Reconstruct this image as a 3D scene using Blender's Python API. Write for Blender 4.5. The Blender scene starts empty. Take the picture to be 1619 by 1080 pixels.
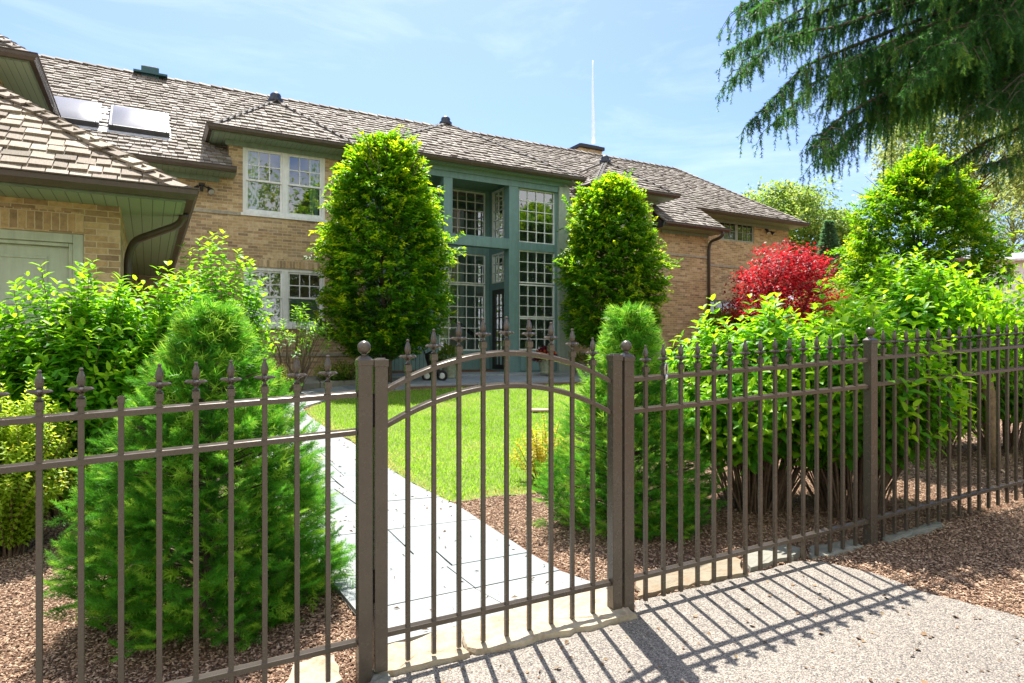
import bpy, bmesh, math, random
import numpy as np
from mathutils import Vector, Matrix
R = math.radians
random.seed(7); RNG = np.random.default_rng(11)
sc = bpy.context.scene
COL = sc.collection

# ------------------------------------------------------------------ camera
F, HX, HY, EYE = 1041.0, 809.5, 555.0, 1.32
cd = bpy.data.cameras.new('camera'); cam = bpy.data.objects.new('camera', cd); COL.objects.link(cam)
cam.location = (0, 0, EYE); cam.rotation_euler = (R(90), 0, 0)
cd.sensor_width = 36; cd.lens = 36 * F / 1619; cd.shift_y = (HY - 540) / 1619
cd.clip_end = 6000; cd.clip_start = 0.05
sc.camera = cam

# ------------------------------------------------------------------ world, sun
SUN_EL = R(63); SUN_H = Vector((-0.22, 0.975, 0)).normalized()
w = bpy.data.worlds.new('World'); sc.world = w; w.use_nodes = True
nt = w.node_tree; nt.nodes.clear()
wo = nt.nodes.new('ShaderNodeOutputWorld'); bg = nt.nodes.new('ShaderNodeBackground')
sky = nt.nodes.new('ShaderNodeTexSky'); sky.sky_type = 'NISHITA'; sky.sun_disc = False
sky.sun_elevation = SUN_EL; sky.sun_rotation = math.atan2(SUN_H.x, SUN_H.y)
sky.air_density = 1.0; sky.dust_density = 1.3; sky.ozone_density = 1.5
tc = nt.nodes.new('ShaderNodeTexCoord'); mp = nt.nodes.new('ShaderNodeMapping')
mp.inputs['Scale'].default_value = (1.6, 1.6, 7.0)
nz = nt.nodes.new('ShaderNodeTexNoise'); nz.inputs['Scale'].default_value = 1.7; nz.inputs['Detail'].default_value = 7; nz.inputs['Roughness'].default_value = .62
nz.inputs['Distortion'].default_value = .5
rp = nt.nodes.new('ShaderNodeValToRGB'); rp.color_ramp.elements[0].position = .46; rp.color_ramp.elements[1].position = .9
rp.color_ramp.elements[1].color = (.6, .6, .6, 1)
mx = nt.nodes.new('ShaderNodeMix'); mx.data_type = 'RGBA'; mx.inputs[7].default_value = (7.0, 7.3, 7.8, 1)
nt.links.new(tc.outputs['Generated'], mp.inputs[0]); nt.links.new(mp.outputs[0], nz.inputs[0]); nt.links.new(nz.outputs[0], rp.inputs[0])
nt.links.new(rp.outputs[0], mx.inputs[0]); nt.links.new(sky.outputs[0], mx.inputs[6]); tn = nt.nodes.new('ShaderNodeMix'); tn.data_type = 'RGBA'; tn.blend_type = 'MULTIPLY'; tn.inputs[0].default_value = 1; tn.inputs[7].default_value = (.70, .79, 1.0, 1)
nt.links.new(mx.outputs[2], tn.inputs[6])
# unseen cloud bank added behind the camera to brighten the shaded house front
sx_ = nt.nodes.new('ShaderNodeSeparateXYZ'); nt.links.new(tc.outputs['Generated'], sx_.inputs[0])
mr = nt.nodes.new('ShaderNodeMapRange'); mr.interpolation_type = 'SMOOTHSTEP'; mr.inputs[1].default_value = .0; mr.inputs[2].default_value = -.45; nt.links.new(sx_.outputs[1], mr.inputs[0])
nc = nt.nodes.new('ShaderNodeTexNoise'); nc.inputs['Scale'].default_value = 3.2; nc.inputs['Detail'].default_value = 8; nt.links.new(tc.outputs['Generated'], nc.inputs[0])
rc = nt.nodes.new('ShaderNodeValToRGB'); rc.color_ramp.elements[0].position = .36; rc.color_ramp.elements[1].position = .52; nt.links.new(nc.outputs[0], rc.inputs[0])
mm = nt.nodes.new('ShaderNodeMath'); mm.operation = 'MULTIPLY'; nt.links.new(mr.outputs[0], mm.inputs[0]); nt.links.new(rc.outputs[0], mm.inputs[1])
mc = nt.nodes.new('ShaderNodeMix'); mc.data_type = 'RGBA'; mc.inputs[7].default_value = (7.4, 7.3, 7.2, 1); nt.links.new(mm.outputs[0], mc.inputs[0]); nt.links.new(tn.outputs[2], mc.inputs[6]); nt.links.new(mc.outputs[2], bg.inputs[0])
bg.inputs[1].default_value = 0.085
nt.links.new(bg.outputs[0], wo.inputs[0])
sl = bpy.data.lights.new('sun', 'SUN'); sl.energy = 4.5; sl.angle = R(.55); sl.color = (1, .95, .86)
so = bpy.data.objects.new('sun', sl); COL.objects.link(so)
sd = Vector((SUN_H.x * math.cos(SUN_EL), SUN_H.y * math.cos(SUN_EL), math.sin(SUN_EL)))
so.rotation_euler = sd.to_track_quat('Z', 'Y').to_euler(); so.location = (0, 0, 30)
sc.view_settings.view_transform = 'Standard'; sc.view_settings.look = 'None'; sc.view_settings.gamma = 1
sc.view_settings.exposure = 1.5
sc.cycles.max_bounces = 8; sc.cycles.transparent_max_bounces = 12; sc.cycles.use_denoising = True
sc.cycles.sample_clamp_indirect = 6; sc.cycles.caustics_reflective = False; sc.cycles.caustics_refractive = False

# ------------------------------------------------------------------ materials
def newmat(name):
    m = bpy.data.materials.new(name); m.use_nodes = True
    t = m.node_tree; t.nodes.clear()
    o = t.nodes.new('ShaderNodeOutputMaterial'); b = t.nodes.new('ShaderNodeBsdfPrincipled')
    t.links.new(b.outputs[0], o.inputs[0])
    return m, t, b, o
def N(t, kind, **kw):
    n = t.nodes.new(kind)
    for k, v in kw.items():
        if k in n.inputs: n.inputs[k].default_value = v
        else: setattr(n, k, v)
    return n
def ramp(t, fac, stops):
    r = t.nodes.new('ShaderNodeValToRGB'); e = r.color_ramp.elements
    while len(e) < len(stops): e.new(.5)
    for k, (p, c) in enumerate(stops):
        e[k].position = p; e[k].color = (c[0], c[1], c[2], 1)
    t.links.new(fac, r.inputs[0]); return r.outputs[0]
def mix(t, fac, a, b, blend='MIX'):
    n = t.nodes.new('ShaderNodeMix'); n.data_type = 'RGBA'; n.blend_type = blend
    if isinstance(fac, float): n.inputs[0].default_value = fac
    else: t.links.new(fac, n.inputs[0])
    for i, x in ((6, a), (7, b)):
        if isinstance(x, tuple): n.inputs[i].default_value = (*x, 1)
        else: t.links.new(x, n.inputs[i])
    return n.outputs[2]
def bump(t, b, h, strength=.3, dist=.02):
    n = N(t, 'ShaderNodeBump', Strength=strength, Distance=dist)
    t.links.new(h, n.inputs['Height']); t.links.new(n.outputs[0], b.inputs['Normal']); return n
def objco(t): return t.nodes.new('ShaderNodeTexCoord').outputs['Object']
def noise(t, co, scale, detail=4, rough=.55):
    n = N(t, 'ShaderNodeTexNoise', Scale=scale, Detail=detail, Roughness=rough)
    t.links.new(co, n.inputs['Vector']); return n.outputs['Fac']

def paint(name, c, rough=.45, var=.12, metal=0.0, scale=9):
    m, t, b, o = newmat(name); co = objco(t)
    f = noise(t, co, scale, 6, .6)
    c0 = tuple(x * (1 - var) for x in c); c1 = tuple(min(1, x * (1 + var)) for x in c)
    mps = N(t, 'ShaderNodeMapping'); mps.inputs['Scale'].default_value = (7, 7, .8); t.links.new(co, mps.inputs[0])
    cst = mix(t, .5, ramp(t, f, [(.3, c0), (.7, c1)]), ramp(t, noise(t, mps.outputs[0], 1.5, 6, .65), [(.34, (.66, .65, .62)), (.6, (1.04, 1.04, 1.04))]), 'MULTIPLY')
    t.links.new(cst, b.inputs['Base Color'])
    r = N(t, 'ShaderNodeMapRange'); r.inputs[3].default_value = max(0.05, rough - .08); r.inputs[4].default_value = rough + .1
    t.links.new(noise(t, co, scale * 4), r.inputs[0]); t.links.new(r.outputs[0], b.inputs['Roughness'])
    b.inputs['Metallic'].default_value = metal
    bump(t, b, noise(t, co, 60, 3), .08, .004)
    return m

def leafmat(name, dark, light, trans, yellow=None, ymix=.0, gloss=.25, tfac=.5):
    """the 'tone' of each leaf (its age and kind, on hornbeams also painted crown light, set per leaf) picks its colour between dark and light; the palest ymix of them are new growth"""
    m, t, b, o = newmat(name)
    tn_ = N(t, 'ShaderNodeAttribute', attribute_name='tone'); rnd = tn_.outputs['Fac']
    yel = yellow or trans; y0 = max(.02, 1 - ymix * 1.6)
    c = ramp(t, rnd, [(0, dark), (y0 * .8, light), (min(1, y0 + .12), tuple(x * .55 for x in yel) if yellow else light)])
    tcx = ramp(t, rnd, [(0, tuple(x * .55 for x in trans)), (y0 * .8, trans), (min(1, y0 + .12), yel)])
    b.inputs['Roughness'].default_value = .45; b.inputs['Specular IOR Level'].default_value = gloss
    t.links.new(c, b.inputs['Base Color'])
    tr = t.nodes.new('ShaderNodeBsdfTranslucent'); t.links.new(tcx, tr.inputs[0])
    ms = t.nodes.new('ShaderNodeMixShader'); ms.inputs[0].default_value = tfac
    t.links.new(b.outputs[0], ms.inputs[1]); t.links.new(tr.outputs[0], ms.inputs[2]); t.links.new(ms.outputs[0], o.inputs[0])
    return m

def brickmat(name, bw=.215, bh=.068, c1=(.66, .49, .27), c2=(.36, .255, .155), c3=(.57, .395, .205)):
    m, t, b, o = newmat(name)
    g = t.nodes.new('ShaderNodeTexCoord'); s = t.nodes.new('ShaderNodeSeparateXYZ'); t.links.new(g.outputs['Object'], s.inputs[0])
    ad = t.nodes.new('ShaderNodeMath'); ad.operation = 'ADD'; t.links.new(s.outputs[0], ad.inputs[0]); t.links.new(s.outputs[1], ad.inputs[1])
    cb = t.nodes.new('ShaderNodeCombineXYZ'); t.links.new(ad.outputs[0], cb.inputs[0]); t.links.new(s.outputs[2], cb.inputs[1])
    # ragged brick edges
    nzv = N(t, 'ShaderNodeTexNoise', Scale=28., Detail=3.); t.links.new(cb.outputs[0], nzv.inputs['Vector'])
    va = t.nodes.new('ShaderNodeVectorMath'); va.operation = 'MULTIPLY_ADD'
    t.links.new(nzv.outputs['Color'], va.inputs[0]); va.inputs[1].default_value = (.012, .012, 0); t.links.new(cb.outputs[0], va.inputs[2])
    br = N(t, 'ShaderNodeTexBrick', Scale=1.0)
    br.inputs['Color1'].default_value = (0, 0, 0, 1); br.inputs['Color2'].default_value = (1, 1, 1, 1)
    br.inputs['Mortar'].default_value = (.5, .5, .5, 1)
    br.inputs['Mortar Size'].default_value = .006; br.inputs['Mortar Smooth'].default_value = .25
    br.inputs['Brick Width'].default_value = bw; br.inputs['Row Height'].default_value = bh
    t.links.new(va.outputs[0], br.inputs['Vector'])
    cc = ramp(t, br.outputs['Color'], [(.0, c2), (.22, (.50, .36, .205)), (.45, c3), (.7, c1), (.9, (.78, .61, .38)), (1, (.42, .31, .205))])
    n1 = noise(t, g.outputs['Object'], 14, 6, .7)
    cc = mix(t, .55, cc, ramp(t, n1, [(.3, (.32, .28, .25)), (.6, (1, 1, 1))]), 'MULTIPLY')
    n2 = noise(t, g.outputs['Object'], .7, 3)
    cc = mix(t, .35, cc, ramp(t, n2, [(.35, (.75, .66, .60)), (.7, (1.0, .98, .92))]), 'MULTIPLY')
    fin = mix(t, br.outputs['Fac'], cc, (.64, .53, .35))
    t.links.new(fin, b.inputs['Base Color']); b.inputs['Roughness'].default_value = .9
    inv = t.nodes.new('ShaderNodeMath'); inv.operation = 'MULTIPLY_ADD'; inv.inputs[1].default_value = -1; inv.inputs[2].default_value = 1
    t.links.new(br.outputs['Fac'], inv.inputs[0])
    a2 = t.nodes.new('ShaderNodeMath'); a2.operation = 'MULTIPLY_ADD'; a2.inputs[1].default_value = .45
    t.links.new(n1, a2.inputs[0]); t.links.new(inv.outputs[0], a2.inputs[2])
    bump(t, b, a2.outputs[0], .7, .012)
    return m

def shakemat(name, tint):
    m, t, b, o = newmat(name); g = t.nodes.new('ShaderNodeNewGeometry'); co = objco(t)
    r = tint
    c = ramp(t, g.outputs['Random Per Island'], [(0, (.145 * r[0], .125 * r[1], .105 * r[2])), (.25, (.215 * r[0], .19 * r[1], .165 * r[2])), (.7, (.30 * r[0], .27 * r[1], .24 * r[2])), (1, (.40 * r[0], .372 * r[1], .338 * r[2]))])
    mpn = N(t, 'ShaderNodeMapping'); mpn.inputs['Scale'].default_value = (38, 6, 6); t.links.new(co, mpn.inputs[0])
    st = noise(t, mpn.outputs[0], 2.2, 5, .65)
    c = mix(t, .6, c, ramp(t, st, [(.32, (.45, .42, .4)), (.6, (1.05, 1.03, 1.0))]), 'MULTIPLY')
    ms = noise(t, co, 1.1, 5, .65)
    c = mix(t, ramp(t, ms, [(.56, (0, 0, 0)), (.72, (.5, .5, .5))]), c, (.12, .12, .065))
    t.links.new(c, b.inputs['Base Color']); b.inputs['Roughness'].default_value = .85
    bump(t, b, st, .5, .01)
    return m

M = {}
M['brick'] = brickmat('tan_brick')
M['brick_soldier'] = brickmat('soldier_brick', .072, .215)
M['shake'] = shakemat('cedar_shake', (.97, .96, .94))
M['shake_warm'] = shakemat('cedar_shake_warm', (1.05, .98, .84))
M['deck'] = paint('roof_deck', (.05, .045, .04), .9)
M['gutter'] = paint('brown_gutter', (.075, .055, .042), .35)
M['trim_green'] = paint('sage_trim', (.205, .285, .215), .55)
M['trim_teal'] = paint('teal_trim', (.165, .29, .295), .5, .07)
M['trim_pale'] = paint('pale_pilaster', (.36, .42, .36), .55)
M['white'] = paint('window_white', (.84, .87, .86), .4, .05)
M['stone_band'] = paint('stone_band', (.42, .38, .30), .85, .2, 0, 14)
M['door_green'] = paint('garage_door_paint', (.47, .54, .42), .5, .05)
M['dark'] = paint('dark_metal', (.02, .02, .021), .5)
M['teal_metal'] = paint('teal_flashing', (.02, .085, .09), .35)
M['finial_cap'] = paint('lead_cap', (.022, .03, .045), .35)
M['plaster'] = paint('interior_plaster', (.82, .80, .75), .9, .05)
M['curtain'] = paint('curtain', (.72, .70, .66), .9, .06)
M['wood_floor'] = paint('interior_floor', (.20, .12, .07), .4)
M['bark'] = paint('bark', (.115, .085, .062), .95, .45, 0, 26)
M['bark_pale'] = paint('bark_pale', (.27, .19, .12), .95, .4, 0, 22)
M['stem'] = paint('shrub_stem', (.15, .10, .068), .9, .4, 0, 40)
M['hip'] = paint('weathered_hip', (.085, .078, .072), .8, .3)
M['terracotta'] = paint('stone_planter', (.30, .32, .24), .85, .25, 0, 14)
M['skylight_frame'] = paint('skylight_frame', (.055, .055, .06), .3)
M['flash'] = paint('grey_flashing', (.62, .63, .64), .4)
M['steel'] = paint('steel', (.62, .6, .58), .22, .05, 1.0)
M['rubber'] = paint('rubber', (.012, .012, .012), .7)
M['wheel_white'] = paint('wheel_hub', (.7, .72, .72), .4)
M['lamp_glass'] = paint('lamp_lens', (.55, .54, .5), .15)
M['valve'] = paint('valve_cover', (.36, .25, .17), .8)

# soffit boards
def soffitmat():
    m, t, b, o = newmat('soffit_boards'); g = t.nodes.new('ShaderNodeTexCoord')
    s = t.nodes.new('ShaderNodeSeparateXYZ'); t.links.new(g.outputs['Object'], s.inputs[0])
    md = t.nodes.new('ShaderNodeMath'); md.operation = 'PINGPONG'; md.inputs[1].default_value = .055
    ad = t.nodes.new('ShaderNodeMath'); ad.operation = 'ADD'; t.links.new(s.outputs[0], ad.inputs[0]); ad.inputs[1].default_value = 40.
    t.links.new(ad.outputs[0], md.inputs[0])
    f = ramp(t, md.outputs[0], [(0, (0, 0, 0)), (.006, (1, 1, 1))])
    c = mix(t, f, (.05, .08, .055), (.31, .41, .315)); t.links.new(c, b.inputs['Base Color']); b.inputs['Roughness'].default_value = .55
    bump(t, b, f, .5, .006); return m
M['soffit'] = soffitmat()

def glassmat(name='window_glass', tint=(.52, .70, .69), refl=.17):
    m = bpy.data.materials.new(name); m.use_nodes = True; t = m.node_tree; t.nodes.clear()
    o = t.nodes.new('ShaderNodeOutputMaterial'); tr = t.nodes.new('ShaderNodeBsdfTransparent'); tr.inputs[0].default_value = (*tint, 1)
    gl = t.nodes.new('ShaderNodeBsdfGlossy'); gl.inputs['Roughness'].default_value = .01; gl.inputs[0].default_value = (.92, .96, 1, 1)
    fr = N(t, 'ShaderNodeFresnel', IOR=1.5); ad = t.nodes.new('ShaderNodeMath'); ad.operation = 'ADD'; ad.inputs[1].default_value = refl; ad.use_clamp = True
    co = objco(t); bp = N(t, 'ShaderNodeBump', Strength=.05, Distance=.02); t.links.new(noise(t, co, 1.6, 2), bp.inputs['Height']); t.links.new(bp.outputs[0], gl.inputs['Normal'])
    ms = t.nodes.new('ShaderNodeMixShader'); t.links.new(fr.outputs[0], ad.inputs[0]); t.links.new(ad.outputs[0], ms.inputs[0])
    t.links.new(tr.outputs[0], ms.inputs[1]); t.links.new(gl.outputs[0], ms.inputs[2]); t.links.new(ms.outputs[0], o.inputs[0]); return m
M['glass'] = glassmat()
def skyglass():
    m, t, b, o = newmat('skylight_glass'); b.inputs['Base Color'].default_value = (.17, .175, .21, 1); b.inputs['Roughness'].default_value = .35; b.inputs['Specular IOR Level'].default_value = .06
    return m
M['skyglass'] = skyglass()

def fencemat():
    m, t, b, o = newmat('bronze_powder_coat'); co = objco(t)
    c = ramp(t, noise(t, co, 5, 6, .65), [(.3, (.098, .080, .062)), (.75, (.125, .103, .081))])
    d = ramp(t, noise(t, co, 46, 5, .75), [(.66, (0, 0, 0)), (.80, (.25, .25, .25))])
    c = mix(t, d, c, (.22, .18, .14))
    t.links.new(c, b.inputs['Base Color']); b.inputs['Metallic'].default_value = .25
    r = N(t, 'ShaderNodeMapRange'); r.inputs[3].default_value = .16; r.inputs[4].default_value = .36
    t.links.new(noise(t, co, 30), r.inputs[0]); t.links.new(r.outputs[0], b.inputs['Roughness'])
    bump(t, b, noise(t, co, 300, 2), .06, .001); return m
M['fence'] = fencemat()

def asphaltmat():
    m, t, b, o = newmat('chip_asphalt'); co = objco(t)
    v = N(t, 'ShaderNodeTexVoronoi', Scale=185.); t.links.new(co, v.inputs['Vector'])
    sp = t.nodes.new('ShaderNodeSeparateColor'); t.links.new(v.outputs['Color'], sp.inputs[0])
    c = ramp(t, sp.outputs[0], [(0, (.07, .062, .06)), (.22, (.16, .142, .124)), (.5, (.25, .223, .193)), (.8, (.335, .298, .255)), (1, (.45, .405, .34))])
    v2 = N(t, 'ShaderNodeTexVoronoi', Scale=420.); t.links.new(co, v2.inputs['Vector'])
    s2 = t.nodes.new('ShaderNodeSeparateColor'); t.links.new(v2.outputs['Color'], s2.inputs[0])
    c = mix(t, .35, c, ramp(t, s2.outputs[1], [(0, (.45, .42, .4)), (1, (1.25, 1.22, 1.2))]), 'MULTIPLY')
    c = mix(t, .5, c, ramp(t, noise(t, co, 1.3, 5, .6), [(.3, (.8, .78, .77)), (.7, (1.08, 1.06, 1.04))]), 'MULTIPLY')
    # crevices between the stones
    cr = ramp(t, v.outputs['Distance'], [(.35, (1, 1, 1)), (.75, (.55, .55, .55))])
    c = mix(t, 1.0, c, cr, 'MULTIPLY')
    t.links.new(c, b.inputs['Base Color']); b.inputs['Roughness'].default_value = .8
    inv = t.nodes.new('ShaderNodeMath'); inv.operation = 'SUBTRACT'; inv.inputs[0].default_value = 1; t.links.new(v.outputs['Distance'], inv.inputs[1])
    bump(t, b, inv.outputs[0], .4, .004); return m
M['asphalt'] = asphaltmat()
def mulchmat(name, k=1.0):
    m, t, b, o = newmat(name); co = objco(t)
    f = noise(t, co, 55, 6, .75)
    c = ramp(t, f, [(.28, (.045 * k, .022 * k, .014 * k)), (.48, (.19 * k, .095 * k, .052 * k)), (.62, (.34 * k, .19 * k, .105 * k)), (.8, (.48 * k, .31 * k, .19 * k))])
    c = mix(t, .6, c, ramp(t, noise(t, co, .9, 4), [(.3, (.7, .66, .64)), (.7, (1.1, 1.06, 1.03))]), 'MULTIPLY')
    t.links.new(c, b.inputs['Base Color']); b.inputs['Roughness'].default_value = .95
    bump(t, b, f, 1.0, .03); return m
M['mulch'] = mulchmat('bark_mulch')
def chipmat(name, cols):
    m, t, b, o = newmat(name); g = t.nodes.new('ShaderNodeNewGeometry')
    k = len(cols) - 1
    t.links.new(ramp(t, g.outputs['Random Per Island'], [(i / k, c) for i, c in enumerate(cols)]), b.inputs['Base Color']); b.inputs['Roughness'].default_value = .9
    return m
M['chips'] = chipmat('mulch_chip', [(.06, .035, .022), (.16, .095, .058), (.27, .165, .105), (.38, .25, .165), (.52, .38, .27)])
M['litter'] = chipmat('leaf_litter', [(.10, .06, .035), (.20, .12, .06), (.30, .22, .12)])
def slabmat(name, stops, rough=.6, k=1.0, stain=0):
    m, t, b, o = newmat(name); g = t.nodes.new('ShaderNodeNewGeometry'); co = objco(t)
    c = ramp(t, g.outputs['Random Per Island'], stops)
    c = mix(t, .7, c, ramp(t, noise(t, co, 2.6, 7, .65), [(.3, (.74, .75, .77)), (.7, (1.1, 1.08, 1.05))]), 'MULTIPLY')
    c = mix(t, .5, c, ramp(t, noise(t, co, 40, 4, .7), [(.3, (.8, .8, .8)), (.6, (1.04, 1.04, 1.04))]), 'MULTIPLY')
    c = mix(t, ramp(t, noise(t, co, 9 if stain else 1.7, 7, .75), [(.47 if stain else .55, (0, 0, 0)), (.70, (.75, .75, .75) if stain else (.35, .35, .35))]), c, (.24, .15, .08) if stain else (.19, .19, .17))
    t.links.new(c, b.inputs['Base Color']); b.inputs['Roughness'].default_value = rough
    bump(t, b, noise(t, co, 18, 7, .7), min(1., .35 * k), .012); return m
M['flag'] = slabmat('bluestone_flag', [(0, (.155, .18, .19)), (.4, (.24, .26, .263)), (.7, (.285, .292, .285)), (1, (.19, .222, .235))])
M['joint'] = paint('path_joint', (.20, .19, .17), .95)
M['limestone'] = slabmat('limestone', [(0, (.42, .35, .25)), (1, (.50, .43, .32))], .85, 3.0, 1)
M['tan_stone'] = slabmat('tan_stone', [(0, (.24, .20, .14)), (1, (.31, .265, .19))], .85, 3.0, 1)
M['limestone_grey'] = slabmat('limestone_grey', [(0, (.20, .20, .165)), (1, (.25, .24, .20))], .8, 2.2)
M['patio'] = slabmat('bluestone_patio', [(0, (.27, .30, .32)), (1, (.34, .37, .39))])
def lawnmat():
    m, t, b, o = newmat('lawn_soil'); co = objco(t)
    c = ramp(t, noise(t, co, 30, 5, .7), [(.3, (.07, .12, .010)), (.7, (.15, .21, .02))])
    t.links.new(c, b.inputs['Base Color']); b.inputs['Roughness'].default_value = .95; return m
M['lawn'] = lawnmat()
M['blade'] = leafmat('grass_blade', (.10, .26, .010), (.25, .42, .018), (.47, .84, .03), (.72, .64, .20), .15, .2, .5)
M['lf_hornbeam'] = leafmat('hornbeam_leaf', (.014, .08, .008), (.065, .215, .014), (.27, .62, .01), (.76, .94, .02), .13)
M['lf_hydrangea'] = leafmat('hydrangea_leaf', (.03, .15, .010), (.09, .29, .016), (.34, .78, .012), (.54, .88, .02), .25)
M['lf_left'] = leafmat('lilac_leaf', (.03, .15, .010), (.09, .29, .016), (.34, .78, .015), (.54, .90, .025), .2)
M['lf_spirea'] = leafmat('spirea_leaf', (.20, .34, .025), (.34, .48, .04), (.72, .95, .05), (.90, .85, .06), .14)
M['lf_gold'] = leafmat('golden_leaf', (.40, .34, .02), (.55, .48, .03), (.80, .70, .04), (.8, .55, .03), .2)
M['lf_maple'] = leafmat('red_maple_leaf', (.075, .006, .018), (.24, .014, .03), (.80, .018, .035), (.92, .06, .07), .2, .4, .45)
M['lf_box'] = leafmat('low_shrub_leaf', (.06, .13, .02), (.13, .22, .03), (.36, .5, .04), (.5, .5, .06), .15)
M['lf_far'] = leafmat('far_tree_leaf', (.07, .16, .03), (.15, .27, .05), (.36, .56, .09), (.50, .60, .10), .2)
M['lf_airy'] = leafmat('airy_tree_leaf', (.12, .20, .05), (.21, .30, .075), (.46, .58, .13), (.55, .6, .15), .2)
M['lf_farcon'] = leafmat('far_conifer_leaf', (.06, .14, .075), (.11, .21, .10), (.16, .32, .12), None, 0)
M['nd_dwarf'] = leafmat('dwarf_spruce_needle', (.016, .10, .010), (.10, .34, .024), (.22, .66, .035), (.56, .90, .08), .26, .25, .42)
M['nd_spruce'] = leafmat('spruce_needle', (.012, .068, .030), (.055, .165, .050), (.13, .38, .06), (.44, .68, .10), .10, .3, .45)
M['dry'] = chipmat('dried_flower', [(.34, .24, .16), (.50, .38, .27), (.64, .52, .40)])
M['flower'] = chipmat('orange_flower', [(.75, .12, .02), (.85, .28, .03), (.70, .05, .05)])
M['coleus'] = leafmat('coleus_leaf', (.06, .008, .02), (.14, .02, .05), (.3, .03, .09), None, 0)

# ------------------------------------------------------------------ object helpers
def link(name, me, m, parent=None, loc=None):
    o = bpy.data.objects.new(name, me); COL.objects.link(o)
    if m is not None: me.materials.append(m)
    if parent: o.parent = parent
    if loc: o.location = loc
    return o
def tag(o, label, cat, group=None, kind=None):
    if label: o['label'] = label
    if cat: o['category'] = cat
    if group: o['group'] = group
    if kind: o['kind'] = kind
    return o
def empty(name, loc=(0, 0, 0), rz=0.0):
    o = bpy.data.objects.new(name, None); COL.objects.link(o); o.location = loc; o.rotation_euler = (0, 0, rz); o.empty_display_size = .1
    return o
class MB:
    def __init__(s): s.v = []; s.f = []
    def add(s, vs, fs):
        n = len(s.v); s.v += [tuple(p) for p in vs]; s.f += [tuple(i + n for i in f) for f in fs]; return s
    def box(s, x0, x1, y0, y1, z0, z1):
        return s.add([(x0, y0, z0), (x1, y0, z0), (x1, y1, z0), (x0, y1, z0), (x0, y0, z1), (x1, y0, z1), (x1, y1, z1), (x0, y1, z1)],
                     [(0, 3, 2, 1), (4, 5, 6, 7), (0, 1, 5, 4), (1, 2, 6, 5), (2, 3, 7, 6), (3, 0, 4, 7)])
    def quadbox(s, pts8): return s.add(pts8, [(0, 3, 2, 1), (4, 5, 6, 7), (0, 1, 5, 4), (1, 2, 6, 5), (2, 3, 7, 6), (3, 0, 4, 7)])
    def quad(s, *p): return s.add(p, [tuple(range(len(p)))])
    def tube(s, path, rad, seg=6, cap=True):
        path = [Vector(p) for p in path]; n = len(path)
        if not isinstance(rad, (list, tuple)): rad = [rad] * n
        base = len(s.v); up = Vector((.13, .37, .92))
        for i, p in enumerate(path):
            d = (path[min(i + 1, n - 1)] - path[max(i - 1, 0)])
            d = d.normalized() if d.length > 1e-9 else Vector((0, 0, 1))
            a = d.cross(up)
            if a.length < .05: a = d.cross(Vector((1, 0, 0)))
            a.normalize(); b = d.cross(a)
            for k in range(seg):
                t = 2 * math.pi * k / seg
                s.v.append(tuple(p + (a * math.cos(t) + b * math.sin(t)) * rad[i]))
        for i in range(n - 1):
            for k in range(seg):
                k2 = (k + 1) % seg
                s.f.append((base + i * seg + k, base + i * seg + k2, base + (i + 1) * seg + k2, base + (i + 1) * seg + k))
        if cap:
            s.f.append(tuple(base + k for k in range(seg - 1, -1, -1))); s.f.append(tuple(base + (n - 1) * seg + k for k in range(seg)))
        return s
    def lathe(s, prof, seg=12, c=(0, 0, 0), mod=None):
        base = len(s.v); n = len(prof)
        for (r, z) in prof:
            for k in range(seg):
                t = 2 * math.pi * k / seg
                rr = r * (mod(t, r, z) if mod else 1)
                s.v.append((c[0] + rr * math.cos(t), c[1] + rr * math.sin(t), c[2] + z))
        for i in range(n - 1):
            for k in range(seg):
                k2 = (k + 1) % seg
                s.f.append((base + i * seg + k, base + i * seg + k2, base + (i + 1) * seg + k2, base + (i + 1) * seg + k))
        s.f.append(tuple(base + k for k in range(seg - 1, -1, -1))); s.f.append(tuple(base + (n - 1) * seg + k for k in range(seg)))
        return s
    def build(s, name, m, parent=None, smooth=False, loc=None, bevel=0):
        me = bpy.data.meshes.new(name); me.from_pydata(s.v, [], s.f); me.validate()
        if smooth: me.polygons.foreach_set('use_smooth', [True] * len(me.polygons))
        me.update(); o = link(name, me, m, parent, loc)
        if bevel:
            b = o.modifiers.new('bevel', 'BEVEL'); b.width = bevel; b.segments = 2; b.limit_method = 'ANGLE'; b.angle_limit = R(40)
        return o

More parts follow.
